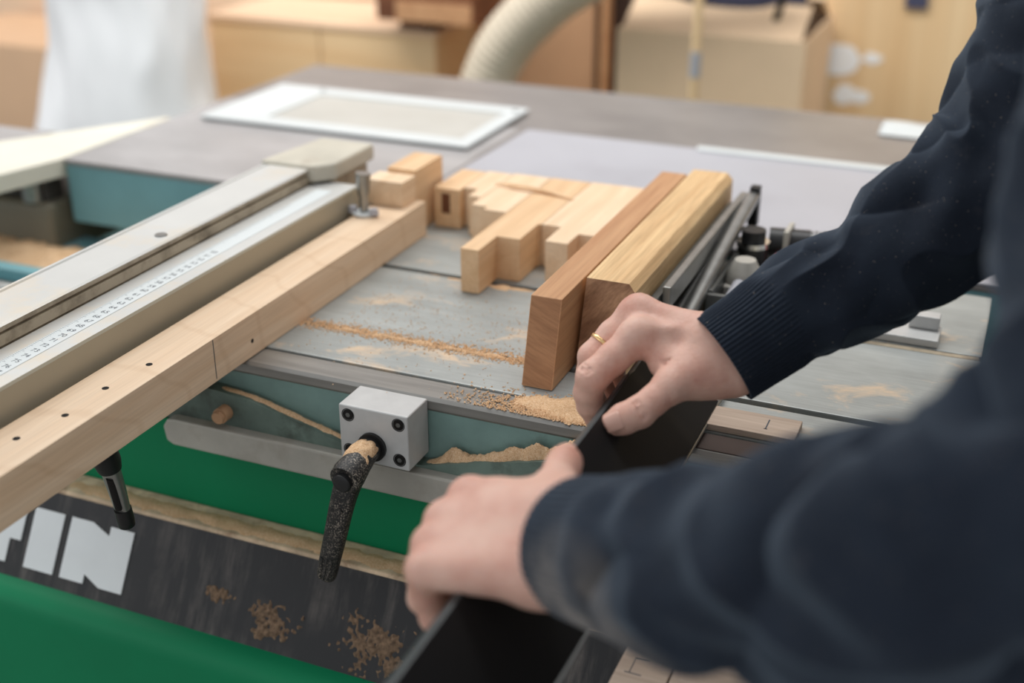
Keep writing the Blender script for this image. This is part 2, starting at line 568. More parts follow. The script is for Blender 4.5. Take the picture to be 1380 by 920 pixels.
add('guard_strip', prism([(-1.60, 1.13), (-1.185, 1.13), (-1.160, 1.228), (-1.160, 1.46), (-1.166, 1.465), (-1.30, 1.262), (-1.60, 0.98 + 0.2)], 2, -0.024, 0.0005), 'cream', mach, bevel=0.002, label='cream painted guard strip beside the iron table')
add('side_table', box(-2.1, -1.275, 1.19, 1.335, -0.05, -0.001), 'main_left', mach, bevel=0.003)
add('accessory_shelf', box(-0.199, -0.003, 0.50, 0.6968, -0.155, -0.125), 'black', mach, bevel=0.003, label='black shelf below the held plate')

# ------------------------------------------------------------------ sliding table
sl = thing('sliding_table', (-0.36, 1.0, -0.075), 'grey iron sliding table with long slots and teal cast front', 'table')
XL, XR = -0.765, 0.0
add('table_bed', box(XL, XR, 0.83, 1.20, -0.06, -0.012), 'slot', sl)
add('front_lip', prism([(0.799, -0.010), (0.799, -0.003), (0.802, -0.0005), (0.8285, -0.0005), (0.8295, -0.002), (0.8295, -0.012), (0.80, -0.012)], 0, XL, XR), 'lip', sl, label='bright steel front edge')
for y0, y1 in ((0.8325, 0.8885), (0.8970, 1.0450), (1.0540, 1.20)):
    add('deck_strip', box(XL, XR, y0, y1, -0.0122, 0.0), 'deck', sl, bevel=0.0012)
# cast apron: upper face, V-shaped pocket edge, lower proud face
add('apron', box(XL, XR, 0.800, 0.829, -0.062, -0.0122), 'teal', sl, label='weathered teal cast front face')
add('apron_rib', prism([(XL, -0.022), (-0.61, -0.0265), (-0.575, -0.030), (-0.47, -0.056), (-0.412, -0.057), (-0.361, -0.0435), (-0.297, -0.0275), (-0.20, -0.024), (XR, -0.024), (XR, -0.064), (XL, -0.064)], 1, 0.786, 0.801), 'teal_dark', sl, label='lower cast rib with a shallow V edge')
add('lower_bar', prism([(-0.664, -0.068), (-0.659, -0.0605), (-0.652, -0.059), (XR, -0.059), (XR, -0.0855), (-0.655, -0.0855), (-0.662, -0.082)], 1, 0.776, 0.80), 'bar', sl, bevel=0.002, label='worn grey bar along the bottom')
add('stop_stud', merge(cyl((-0.601, 0.7865, -0.0455), (-0.601, 0.776, -0.0455), 0.0070), cyl((-0.601, 0.776, -0.0455), (-0.601, 0.772, -0.0460), 0.0056)), 'card_dark', sl, smooth=True, angle=40)
# fittings at the right end
add('pale_slip', box(-0.262, -0.120, 0.8335, 0.866, 0.0002, 0.0055), 'grey_wood', sl, bevel=0.0008, label='pale flat slip with a pencil mark')
add('slip_mark', merge(box(-0.1445, -0.1435, 0.842, 0.858, 0.0055, 0.0057), box(-0.1455, -0.1425, 0.8420, 0.8427, 0.0055, 0.0057)), 'ink', sl)
add('dark_lip_strip', box(-0.262, XR - 0.002, 0.8035, 0.8275, -0.0004, 0.0003), 'deep_brown', sl)  # thin dark brown strip over the right part of the lip

# sawdust on the sliding table
dust('sawdust_line', -0.585, -0.350, lambda x: 0.8915, lambda x: 0.0048 + 0.003 * noise.noise(Vector((x * 40, 0, 0))), -0.004, 0.0075, 260, 10,
     'thin line of pale sawdust lying in the table slot nearest the front')
dust('sawdust_line', -0.545, -0.375, lambda x: 1.046 - 0.006 * math.sin((x + 0.54) * 20), lambda x: 0.0035 + 0.002 * noise.noise(Vector((x * 50, 4, 0))) + (0.006 if -0.468 < x < -0.44 else 0), -0.002, 0.0045, 200, 8,
     'short line of sawdust by the notched beech pieces', seed=4)
dust('sawdust_heap', -0.345, -0.225, lambda x: 0.824 + 0.02 * (x + 0.33), lambda x: 0.006 + 0.016 * min(1, max(0, (x + 0.35) / 0.05)), 0.0, 0.0042, 150, 46,
     'heap of sawdust on the table edge below the brown board', seed=9)


def ribz(x, y):
    pts = [(-0.765, -0.022), (-0.61, -0.0265), (-0.575, -0.030), (-0.47, -0.056), (-0.412, -0.057), (-0.361, -0.0435), (-0.297, -0.0275), (-0.2, -0.024), (0, -0.024)]
    return float(np.interp(x, [p[0] for p in pts], [p[1] for p in pts]))


dust('sawdust_trail', -0.612, -0.474, lambda x: 0.7935, lambda x: 0.0036, ribz, 0.0030, 150, 8, 'thin trail of sawdust on the rib left of the clamp block', 0.3, seed=14)
dust('sawdust_heap', -0.4105, -0.255, lambda x: 0.7935, lambda x: 0.0050, ribz, 0.0135, 200, 12, 'thick bank of sawdust on the rib right of the clamp block', 0.9, seed=21)
dust('sawdust_trail', -0.80, -0.33, lambda x: 0.7815, lambda x: 0.0095, -0.1600, 0.0030, 300, 8, 'long strip of sawdust along the ledge above the black panel', 0.5, seed=31)
dust('sawdust_trail', -1.33, -0.95, lambda x: 1.17, lambda x: 0.05, -0.118, 0.014, 90, 16, 'sawdust drift on the teal ledge behind the aluminium fence', 0.6, seed=41)


def slab_dust(x0, x1, t0, t1, seed, label):
    V, F = [], []
    n, m = 90, 60
    for i in range(n + 1):
        for j in range(m + 1):
            u, v = i / n * 2 - 1, j / m * 2 - 1
            x = x0 + (x1 - x0) * i / n
            t = t0 + (t1 - t0) * j / m
            q = 1 - (u * u + v * v) + 1.1 * noise.noise(Vector((x * 70 + seed, t * 70, 0))) + 1.0 * noise.noise(Vector((x * 260, t * 260, seed)))
            V.append(slant(x, t, max(-0.0012, min(0.0016, 0.0030 * (q - 0.62)))))
    for i in range(n):
        for j in range(m):
            a = i * (m + 1) + j
            F.append((a, a + m + 1, a + m + 2, a + 1))
    add('sawdust_cluster', (V, F), 'sawdust_dull', None, label, 'sawdust', kind='stuff', smooth=True)


slab_dust(-0.565, -0.508, 0.040, 0.076, 3.0, 'clump of shavings stuck to the black panel beside the lever tip')
slab_dust(-0.480, -0.395, 0.030, 0.078, 8.0, 'clump of shavings on the black panel below the left hand')
slab_dust(-0.612, -0.575, 0.040, 0.055, 15.0, 'small smear of shavings on the black panel left of the lever')


def grains(name, n, fn, label, size=(0.0005, 0.0013), seed=1, parent=None):
    """loose grains of sawdust: small tumbled chips, one countless object"""
    rnd = random.Random(seed)
    V, F = [], []
    for _ in range(n):
        p = Vector(fn(rnd))
        s_ = rnd.uniform(*size)
        R = Matrix.Rotation(rnd.uniform(0, 6.3), 3, 'Z') @ Matrix.Rotation(rnd.uniform(-0.6, 0.6), 3, 'X')
        b = len(V)
        for q in ((-1, -0.6, 0), (1, -0.6, 0), (1, 0.6, 0), (-1, 0.6, 0), (0, 0, 0.9)):
            V.append(p + R @ (Vector(q) * s_))
        F += [(b, b + 1, b + 4), (b + 1, b + 2, b + 4), (b + 2, b + 3, b + 4), (b + 3, b, b + 4), (b + 3, b + 2, b + 1, b)]
    add(name, (V, F), 'sawdust', parent, label, None if parent else 'sawdust', kind='stuff')


grains('sawdust_grains', 2600, lambda r: (min(-0.215, max(-0.40, r.gauss(-0.295, 0.04))), 0.802 + abs(r.gauss(0, 0.016)), 0.0002), 'loose sawdust grains scattered round the foot of the brown board', seed=2)
grains('sawdust_grains', 2200, lambda r: (r.uniform(-0.585, -0.35), 0.8925 + r.gauss(0, 0.0055), 0.0002), 'loose sawdust grains along the slot nearest the front', seed=3)
grains('sawdust_grains', 900, lambda r: (r.uniform(-0.56, -0.37), 0.94 + r.gauss(0, 0.05) + 0.3 * 0, 0.0002), 'loose sawdust grains strewn over the empty table', (0.0003, 0.0008), seed=4)

# ------------------------------------------------------------------ clamp with lever (in focus)
cl = thing('lever_clamp', (-0.442, 0.78, -0.052), 'square aluminium clamp block with black lever on the table front', 'clamp')
CX0, CX1, CZ0, CZ1, CY = -0.4725, -0.4100, -0.0500, -0.0006, 0.7625
add('clamp_block', box(CX0, CX1, CY, 0.7985, CZ0, CZ1), 'alu', cl, bevel=0.0016, seg=3, label='machined aluminium block')
for sx, sz in ((CX0 + 0.0085, CZ1 - 0.0085), (CX1 - 0.0085, CZ1 - 0.0085), (CX0 + 0.0085, CZ0 + 0.009), (CX1 - 0.0085, CZ0 + 0.009)):
    # counterbore rim, recessed screw head, hexagon socket
    n = 24
    V, F = [], []
    for r, y in ((0.0058, CY - 0.0002), (0.0052, CY - 0.0004), (0.0050, CY + 0.0002), (0.0046, CY - 0.0004), (0.0030, CY - 0.0004)):
        V += [(sx + r * math.cos(2 * math.pi * k / n), y, sz + r * math.sin(2 * math.pi * k / n)) for k in range(n)]
    for i in range(4):
        F += [(i * n + k, i * n + (k + 1) % n, (i + 1) * n + (k + 1) % n, (i + 1) * n + k) for k in range(n)]
    F.append(tuple(range(4 * n, 5 * n)))
    s = add('socket_screw', (V, F), 'screw', cl, label='black socket head screw')
    add('hexagon_socket', cyl((sx, CY - 0.00055, sz), (sx, CY + 0.001, sz), 0.0021, 6), 'steel_dark', s)
HX, HZ = -0.4425, -0.0335
add('bush', merge(cyl((HX, CY + 0.001, HZ), (HX, CY - 0.003, HZ), 0.0125, 36), cyl((HX, CY - 0.003, HZ), (HX, CY - 0.0165, HZ), 0.0098, 36)), 'black', cl, smooth=True, angle=40)
# lever: conical hub, shoulder and long tapering handle
lv = add('lever_hub', tube([(HX, CY - 0.003, HZ), (HX, CY - 0.010, HZ), (HX - 0.001, CY - 0.024, HZ - 0.003), (HX - 0.002, CY - 0.036, HZ - 0.007), (HX - 0.0025, CY - 0.043, HZ - 0.009), (HX - 0.0025, CY - 0.0445, HZ - 0.009)],
                           [0.0088, 0.0098, 0.0118, 0.0138, 0.0128, 0.0105], 28), 'lever', cl, smooth=True, angle=50)
hp = spline([(HX - 0.001, CY - 0.026, HZ - 0.002), (HX - 0.004, CY - 0.0345, HZ - 0.016), (HX - 0.009, CY - 0.037, HZ - 0.034), (HX - 0.018, CY - 0.037, HZ - 0.068), (HX - 0.0265, CY - 0.036, HZ - 0.098), (HX - 0.0305, CY - 0.036, HZ - 0.114)], 26)
hr = list(np.interp(np.linspace(0, 1, 26), [0, 0.2, 0.5, 0.93, 0.97, 1], [0.0112, 0.0108, 0.0096, 0.0082, 0.0074, 0.0045]))
hd = add('lever_handle', tube(hp, hr, 24, True, 0.78, 2.8, (0, 1, 0)), 'lever', cl, smooth=True, angle=55, label='black lever handle powdered with dust')
add('release_button', tube([(HX - 0.0025, CY - 0.043, HZ - 0.009), (HX - 0.0025, CY - 0.0475, HZ - 0.0095), (HX - 0.0025, CY - 0.0485, HZ - 0.0096)], [0.0082, 0.0078, 0.0066], 24), 'black', hd, smooth=True, angle=40)
add('size_boss', tube([(HX - 0.0105, CY - 0.044, HZ - 0.037), (HX - 0.0105, CY - 0.0458, HZ - 0.037)], [0.0058, 0.0050], 20), 'lever', hd, smooth=True, angle=40)
for k, dx in enumerate((-0.0045, 0.0, 0.0045)):
    add('grip_ridge', tube([(HX - 0.0235 + dx, CY - 0.0425, HZ - 0.088), (HX - 0.0293 + dx * 0.8, CY - 0.0418, HZ - 0.110)], [0.0013, 0.0011], 10), 'lever', hd, smooth=True, angle=40)
# wood flour caught on the hub
V, F = [], []
n, m = 40, 24
for i in range(n + 1):
    for j in range(m + 1):
        t = i / n
        a = math.radians(90 + (j / m - 0.5) * 170)
        c = Vector((HX, CY - 0.0035, HZ)).lerp(Vector((HX - 0.002, CY - 0.030, HZ - 0.005)), t)
        edge = min(1, 4 * min(t, 1 - t), 4 * min(j / m, 1 - j / m))
        r = (0.0098 + 0.0032 * t) + 0.0020 * edge * (0.75 + 0.8 * noise.noise(Vector((t * 5, j * 0.3, 2)))) - 0.0010 * (1 - edge)
        V.append((c.x + r * math.cos(a), c.y, c.z + r * math.sin(a)))
for i in range(n):
    for j in range(m):
        a = i * (m + 1) + j
        F.append((a, a + m + 1, a + m + 2, a + 1))
add('dust_cap', (V, F), 'sawdust', lv, smooth=True, kind='stuff', label='pale wood flour on the hub')

# ------------------------------------------------------------------ wooden fence beam and stop blocks
bm_ = thing('wooden_fence_beam', (-0.608, 0.75, 0.0), 'long pale maple beam with drilled holes and pencil line', 'beam')
add('beam_body', box(-0.6325, -0.5845, 0.36, 1.1485, 0.0004, 0.039), 'maple', bm_, bevel=0.0006)
for x, y in ((-0.6022, 0.6973), (-0.6064, 0.6506), (-0.6045, 0.6043), (-0.6120, 0.5638), (-0.608, 0.512)):
    h = cyl((x, y, 0.036), (x, y, 0.0392), 0.0027, 16)
    add('drilled_hole', h, 'hole', bm_, label='small drilled hole')
add('drilled_hole', cyl((-0.587, 0.8107, 0.0148), (-0.5843, 0.8107, 0.0148), 0.0019, 14), 'hole', bm_)
add('pencil_line', box(-0.5846, -0.58435, 0.7560, 0.7569, 0.003, 0.0385), 'ink', bm_)
add('stop_block', box(-0.6400, -0.5955, 1.1165, 1.149, 0.0392, 0.0670), 'beech_pale', None, 'small pale wooden block resting on the far end of the beam', 'wood block', bevel=0.0015)
add('stop_block', box(-0.6310, -0.5960, 1.1500, 1.2160, 0.0005, 0.0715), 'beech', None, 'taller orange-toned wooden block standing behind the small pale one', 'wood block', bevel=0.001)

# ------------------------------------------------------------------ aluminium fence with scale
fe = thing('aluminium_fence', (-0.694, 0.77, 0.0), 'long aluminium fence extrusion with printed scale beside the maple beam', 'fence')
Y0, Y1 = 0.34, 1.105
prof = [(-0.641, 0.001), (-0.641, 0.0605), (-0.6425, 0.0625), (-0.690, 0.0625), (-0.690, 0.0605), (-0.6925, 0.0605), (-0.6925, 0.0640), (-0.6905, 0.0640), (-0.6905, 0.0725), (-0.6935, 0.0725), (-0.6935, 0.0750),
        (-0.691, 0.0750), (-0.691, 0.0785), (-0.693, 0.0800), (-0.7385, 0.0800), (-0.7395, 0.0785), (-0.7415, 0.0785), (-0.7425, 0.0800), (-0.7455, 0.0800), (-0.747, 0.0780), (-0.747, 0.001)]
n = len(prof)
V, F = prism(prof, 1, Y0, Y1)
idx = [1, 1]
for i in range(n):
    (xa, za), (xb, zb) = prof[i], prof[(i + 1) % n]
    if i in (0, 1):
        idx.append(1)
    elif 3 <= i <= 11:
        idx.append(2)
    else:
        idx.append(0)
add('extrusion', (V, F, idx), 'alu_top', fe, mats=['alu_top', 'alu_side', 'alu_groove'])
tp = add('scale_tape', box(-0.6745, -0.6565, Y0, Y1 - 0.03, 0.0626, 0.0629), 'tape', fe, label='white printed scale tape')
# printed ticks and numbers, one flat print per number
txts = []
for k in range(31):
    num = 80 - k
    y = 0.6145 + (76 - num) * -0.0 + (k - 4) * 0.0100
    cu = bpy.data.curves.new('num', 'FONT')
    cu.body = str(num)
    cu.size = 0.0072
    cu.align_x = 'CENTER'
    cu.align_y = 'CENTER'
    to = bpy.data.objects.new('num', cu)
    COL.objects.link(to)
    txts.append((to, y))
bpy.context.view_layer.update()
dg = bpy.context.evaluated_depsgraph_get()
for to, y in txts:
    me = bpy.data.meshes.new_from_object(to.evaluated_get(dg))
    vs = [(v.co.x - 0.6635, v.co.y + y, 0.06297) for v in me.vertices]
    fs = [tuple(p.vertices) for p in me.polygons]
    if y < Y1 - 0.04:
        add('scale_number', (vs, fs), 'ink', tp)
    cu = to.data
    bpy.data.objects.remove(to)
    bpy.data.curves.remove(cu)
    bpy.data.meshes.remove(me)
ticks = [box(-0.6742, -0.6742 + (0.0045 if k % 10 == 0 else 0.0032 if k % 5 == 0 else 0.0022), 0.56 + k * 0.002, 0.56 + k * 0.002 + 0.00025, 0.06292, 0.06297) for k in range(230)]
add('scale_ticks', merge(*ticks), 'ink', tp, kind='stuff')
for y in (0.855, 0.47):
    add('slot_nut', tube([(-0.705, y, 0.0801), (-0.705, y, 0.0812)], [0.006, 0.0052], 20), 'steel', fe, smooth=True, angle=40)
add('end_casting', prism([(-0.750, 1.085), (-0.685, 1.085), (-0.668, 1.105), (-0.668, 1.190), (-0.735, 1.190)], 2, 0.0655, 0.084), 'casting', fe, bevel=0.004, seg=3, label='dull grey cast end piece')
add('end_foot', box(-0.742, -0.672, 1.106, 1.180, 0.0005, 0.0655), 'alu_groove', fe, bevel=0.003)

pin = thing('clamping_pin', (-0.6225, 1.083, 0.0392), 'grey upright pin with pale flanged nut standing on the beam', 'pin')
add('pin_shaft', tube([(-0.6235, 1.083, 0.041), (-0.6235, 1.083, 0.058), (-0.6237, 1.083, 0.064), (-0.624, 1.084, 0.078), (-0.6235, 1.0845, 0.084)], [0.0048, 0.0050, 0.0068, 0.0078, 0.0085], 20), 'steel', pin, smooth=True, angle=50)
nutp = add('flange_nut', cyl((-0.6235, 1.083, 0.0394), (-0.6235, 1.083, 0.0425), 0.0125, 20), 'white', pin, bevel=0.0008)
for a in (-0.0125, 0.0125):
    add('nut_wing', tube([(-0.6235 + a, 1.081, 0.0415), (-0.6235 + a, 1.081, 0.0475)], [0.0055, 0.0042], 14), 'grey_sheet', nutp, smooth=True, angle=40)

# lever hanging under the beam
ul = thing('beam_lever', (-0.600, 0.637, -0.082), 'dark lever hanging below the maple beam above the white letters', 'lever')
add('lever_collar', tube([(-0.600, 0.630, 0.0), (-0.600, 0.634, -0.014), (-0.600, 0.6355, -0.0215)], [0.0105, 0.0105, 0.0090], 20), 'black', ul, smooth=True, angle=40)
add('lever_arm', tube([(-0.600, 0.6355, -0.0205), (-0.600, 0.6395, -0.042), (-0.600, 0.6425, -0.062)], [0.0080, 0.0072, 0.0062], 18, True, 0.7, 3.0, (0, 1, 0)), 'steel', ul, smooth=True, angle=40)
add('arm_slot', tube([(-0.5985, 0.6325, -0.028), (-0.5985, 0.6365, -0.058)], [0.0036, 0.0030], 12, True, 0.7), 'hole', ul, smooth=True, angle=40)
add('lever_tip', tube([(-0.600, 0.6425, -0.061), (-0.600, 0.6440, -0.072), (-0.600, 0.6446, -0.0775), (-0.600, 0.6447, -0.079)], [0.0068, 0.0068, 0.0064, 0.0045], 18), 'black', ul, smooth=True, angle=50)

# ------------------------------------------------------------------ workpieces
# tall brown board whose near end is cut out of square
def board(name, x0, x1, yb, yt, y1, z1, mat, endmat, label, bev=0.0008, group=None):
    V = [(x0, yb, 0.0008), (x1, yb, 0.0008), (x1, y1, 0.0008), (x0, y1, 0.0008), (x0, yt, z1), (x1, yt, z1), (x1, y1, z1), (x0, y1, z1)]
    F = [(3, 2, 1, 0), (4, 5, 6, 7), (0, 1, 5, 4), (1, 2, 6, 5), (2, 3, 7, 6), (3, 0, 4, 7)]
    return add(name, (V, F, [0, 0, 1, 0, 1, 0]), mat, None, label, 'board', group, bevel=bev, mats=[mat, endmat])


board('wooden_board', -0.3478, -0.3206, 0.8475, 0.8675, 1.243, 0.0742, 'alder', 'alder_end', 'brown board on edge at the left of the rough oak block')
x0, x1, z1 = -0.3170, -0.2735, 0.0760
sec = [(x0, 0.0008), (x1, 0.0008), (x1, z1 - 0.0065), (x1 - 0.0060, z1), (x0, z1)]
V, F, I = [], [], []
NB = 36
for i in range(NB + 1):
    for x, z in sec:
        y = 0.893 + 0.0235 * z / z1 + (1.2565 - 0.893 - 0.0235 * z / z1) * i / NB
        rag = 0.0012 * noise.noise(Vector((y * 60, x * 9, z * 40))) if z > 0.06 and x > -0.30 else 0
        V.append((x - abs(rag), y, z + rag * 0.6))
for i in range(NB):
    for k in range(5):
        F.append((i * 5 + k, i * 5 + (k + 1) % 5, (i + 1) * 5 + (k + 1) % 5, (i + 1) * 5 + k))
        I.append(0)
F += [tuple(range(4, -1, -1)), tuple(NB * 5 + k for k in range(5))]
I += [1, 1]
add('wooden_board', (V, F, I), 'oak', None, 'thick rough-sawn oak block between brown board and steel bars', 'board', mats=['oak', 'oak_end'])
GZ = 0.0457


def comb(name, outline, label, mat):
    """notched workpiece: plan outline extruded up"""
    return add(name, prism(outline, 2, 0.0006, GZ), mat, None, label, 'workpiece', 'notched beech workpieces', bevel=0.0007)


comb('notched_workpiece', [(-0.4805, 1.0145), (-0.4612, 1.0145), (-0.4612, 1.0590), (-0.4370, 1.0590), (-0.4370, 1.1085), (-0.4345, 1.1085), (-0.4345, 1.262), (-0.4805, 1.262)], 'long beech tongue piece nearest the empty table', 'beech')
comb('notched_workpiece', [(-0.4338, 1.1095), (-0.4125, 1.1095), (-0.4125, 1.0650), (-0.3890, 1.0650), (-0.3890, 1.0960), (-0.3700, 1.0960), (-0.3700, 1.264), (-0.4338, 1.264)], 'beech piece with stepped notch beside the brown board', 'beech_pale')
comb('notched_workpiece', [(-0.5262, 1.1400), (-0.5075, 1.1400), (-0.5075, 1.1300), (-0.4815, 1.1300), (-0.4815, 1.261), (-0.5262, 1.261)], 'pale beech piece left of the longest tongue', 'beech_pale')
comb('notched_workpiece', [(-0.5575, 1.1910), (-0.5415, 1.1910), (-0.5415, 1.1660), (-0.5270, 1.1660), (-0.5270, 1.258), (-0.5575, 1.258)], 'short beech piece between mortised block and pale piece', 'beech_pale')
mt = thing('mortised_block', (-0.577, 1.22, 0.0), 'beech block with a dark mortise in its end beside the tall stop block', 'workpiece', 'notched beech workpieces')
add('block_body', box(-0.5890, -0.5582, 1.1790, 1.254, 0.0006, GZ), 'beech', mt, bevel=0.0007)
add('mortise', box(-0.5800, -0.5700, 1.1787, 1.185, 0.017, 0.040), 'dark_wood', mt, label='dark mortise hole')
stv = spline([(-0.530, 1.213, GZ + 0.002), (-0.495, 1.206, GZ + 0.0042), (-0.462, 1.203, GZ + 0.003), (-0.430, 1.192, GZ + 0.002)], 12)
add('wood_splinter', tube(stv, list(np.interp(np.linspace(0, 1, 12), [0, 0.2, 0.6, 1], [0.0008, 0.0028, 0.0034, 0.001])), 8, True, 0.6), 'beech', None, 'thin splinter of wood lying across the notched pieces', 'splinter')

# ------------------------------------------------------------------ steel hold-down fixture right of the oak block
fx = thing('clamping_fixture', (-0.23, 1.11, 0.0), 'steel and black clamping fixture beside the rough oak block', 'clamp')
add('pressure_bar', box(-0.2715, -0.2645, 0.935, 1.235, 0.0005, 0.052), 'steel_dark', fx, bevel=0.001)
add('pressure_bar', box(-0.2630, -0.2560, 0.960, 1.250, 0.040, 0.060), 'steel', fx, bevel=0.001)
add('slide_rod', tube([(-0.2500, 0.965, 0.012), (-0.2480, 1.10, 0.040), (-0.2460, 1.235, 0.062)], 0.0062, 14, True, 1.0, 3.0), 'steel', fx, smooth=True, angle=40)
add('slide_rod', tube([(-0.2590, 0.99, 0.02), (-0.2560, 1.22, 0.055)], 0.0035, 12), 'steel_dark', fx, smooth=True, angle=40)
add('bar_end', box(-0.2500, -0.2400, 1.230, 1.242, 0.030, 0.072), 'black', fx, bevel=0.001)
br = add('bracket', merge(box(-0.2440, -0.1500, 1.040, 1.046, 0.0005, 0.026), box(-0.2440, -0.2390, 1.046, 1.16, 0.0005, 0.028), box(-0.2440, -0.1500, 1.046, 1.16, 0.0005, 0.006)), 'steel_dark', fx, bevel=0.001)
add('bracket_plate', box(-0.2390, -0.1500, 1.085, 1.150, 0.006, 0.018), 'bar', fx, bevel=0.002)
add('swivel_head', tube([(-0.2230, 1.105, 0.006), (-0.2230, 1.105, 0.022), (-0.2230, 1.105, 0.030), (-0.2230, 1.105, 0.040)], [0.0165, 0.0185, 0.0150, 0.0100], 22), 'bar', fx, smooth=True, angle=35)
add('handle_rod', tube([(-0.2235, 1.098, 0.020), (-0.2245, 1.055, 0.015), (-0.2250, 1.005, 0.009)], [0.0068, 0.0068, 0.0060], 16), 'grey_sheet', fx, smooth=True, angle=40, label='pale grey handle rod')
add('post_nut', merge(cyl((-0.2290, 1.165, 0.0005), (-0.2290, 1.165, 0.034), 0.0150), cyl((-0.2290, 1.165, 0.038), (-0.2290, 1.165, 0.050), 0.0120)), 'black', fx, smooth=True, angle=40)
add('post_washer', cyl((-0.2290, 1.165, 0.0335), (-0.2290, 1.165, 0.0385), 0.0165, 26), 'chrome', fx, smooth=True, angle=40)
add('motor_body', cyl((-0.2180, 1.190, 0.030), (-0.1780, 1.196, 0.030), 0.0150, 26), 'black', fx, smooth=True, angle=40)
add('ridged_collar', merge(*[cyl((-0.1778 + k * 0.004, 1.196 + k * 0.0006, 0.030), (-0.1752 + k * 0.004, 1.1964 + k * 0.0006, 0.030), 0.0140 + 0.0008 * (k % 2), 22) for k in range(5)]), 'steel_dark', fx, smooth=True, angle=40)
add('chrome_cap', tube([(-0.1580, 1.199, 0.030), (-0.1480, 1.2005, 0.030), (-0.1450, 1.201, 0.030)], [0.0115, 0.0115, 0.0070], 22), 'chrome', fx, smooth=True, angle=40)
add('red_label', box(-0.2080, -0.1640, 1.172, 1.1765, 0.012, 0.024), 'red', fx, bevel=0.001)
add('motor_clip', box(-0.2010, -0.1960, 1.172, 1.205, 0.006, 0.049), 'bar', fx, bevel=0.001)
for x, y, s_ in ((-0.2010, 1.150, 0.006), (-0.1890, 1.145, 0.0065), (-0.1960, 1.095, 0.008), (-0.205, 1.118, 0.006)):
    add('bolt', merge(cyl((x, y, 0.017), (x, y, 0.021), s_ * 1.2, 6), cyl((x, y, 0.021), (x, y, 0.026), s_ * 0.7, 12)), 'chrome' if y > 1.12 else 'cream', fx)

# small aluminium stop near the right end of the table
st = thing('table_stop', (-0.075, 1.05, 0.0), 'small aluminium stop bar lying at the right end of the table', 'stop')
add('stop_rail', box(-0.155, -0.038, 1.0560, 1.0920, 0.0005, 0.0075), 'alu', st, bevel=0.001)
add('stop_finger', box(-0.066, -0.040, 1.078, 1.092, 0.0080, 0.0200), 'alu', st, bevel=0.001)
add('slot_filler', box(-0.155, -0.002, 1.0462, 1.0530, -0.010, -0.0005), 'alu_groove', sl)

# ------------------------------------------------------------------ things on the main table
fr = thing('framed_sheet', (-0.895, 1.57, 0.0), 'white framed sheet lying flat on the iron table behind the fence', 'frame')
fx0, fx1, fy0, fy1, fz = -1.112, -0.682, 1.466, 1.690, 0.0040
add('backing', box(fx0 + 0.004, fx1 - 0.004, fy0 + 0.004, fy1 - 0.004, 0.0010, 0.0040), 'steel_dark', fr)
for a in ((fx0, fx1, fy0, fy0 + 0.034), (fx0, fx1, fy1 - 0.036, fy1), (fx0, fx0 + 0.095, fy0 + 0.034, fy1 - 0.036), (fx1 - 0.024, fx1, fy0 + 0.034, fy1 - 0.036)):
    add('frame_strip', box(*a, 0.0040, 0.0072), 'white', fr, bevel=0.0006)
add('sheet', box(fx0 + 0.095, fx1 - 0.024, fy0 + 0.034, fy1 - 0.036, 0.0040, 0.0052), 'paper', fr, label='off-white printed sheet')
add('corner_pin', cyl((fx1 - 0.014, fy1 - 0.022, 0.0072), (fx1 - 0.014, fy1 - 0.022, 0.0082), 0.004, 14), 'steel_dark', fr)
add('corner_pin', cyl((fx0 + 0.085, fy1 - 0.016, 0.0072), (fx0 + 0.085, fy1 - 0.016, 0.0082), 0.004, 14), 'steel_dark', fr)
gp = thing('grey_sheet', (-0.2, 1.41, 0.0), 'large pale grey sheet covering the front of the iron table', 'sheet')
add('sheet_panel', prism([(-0.655, 1.2275), (0.55, 1.2275), (0.55, 1.577), (-0.645, 1.594)], 2, 0.0008, 0.0034), 'grey_sheet', gp, bevel=0.0006)
add('edge_strip', prism([(-0.395, 1.577), (0.55, 1.566), (0.55, 1.586), (-0.40, 1.597)], 2, 0.0034, 0.0058), 'white', gp, bevel=0.0006, label='white edging strip')
# crumpled white paper at the far right of the table
V, F = [], []
for i in range(17):
    for j in range(13):
        x, y = -0.185 + i * 0.016, 1.762 + j * 0.0066 - i * 0.0008
        V.append((x, y, 0.003 + 0.014 * max(0, noise.noise(Vector((x * 14, y * 14, 2))))))
for i in range(16):
    for j in range(12):
        a = i * 13 + j
        F.append((a, a + 13, a + 14, a + 1))
pp = add('paper_sheet', (V, F), 'white', None, 'crumpled white paper on the far right of the iron table', 'paper', smooth=True)
sm = pp.modifiers.new('thickness', 'SOLIDIFY')
sm.thickness = 0.0006

# ------------------------------------------------------------------ boards on the shelf below the hands
wb = thing('wooden_offcut', (-0.18, 0.61, -0.125), 'greyed wooden offcut with pencil marks below the left sleeve', 'board', 'offcuts on the shelf')
add('offcut_body', box(-0.1985, -0.1620, 0.52, 0.712, -0.1248, -0.100), 'grey_wood', wb, bevel=0.001)
add('pencil_mark', merge(box(-0.192, -0.180, 0.6555, 0.6563, -0.100, -0.0998), box(-0.189, -0.1884, 0.656, 0.672, -0.100, -0.0998), box(-0.189, -0.179, 0.6715, 0.6725, -0.100, -0.0998)), 'ink', wb)
add('wooden_offcut', box(-0.1608, -0.075, 0.52, 0.712, -0.1248, -0.100), 'grey_wood', None, 'wider greyed wooden offcut right of the marked one', 'board', 'offcuts on the shelf', bevel=0.001)

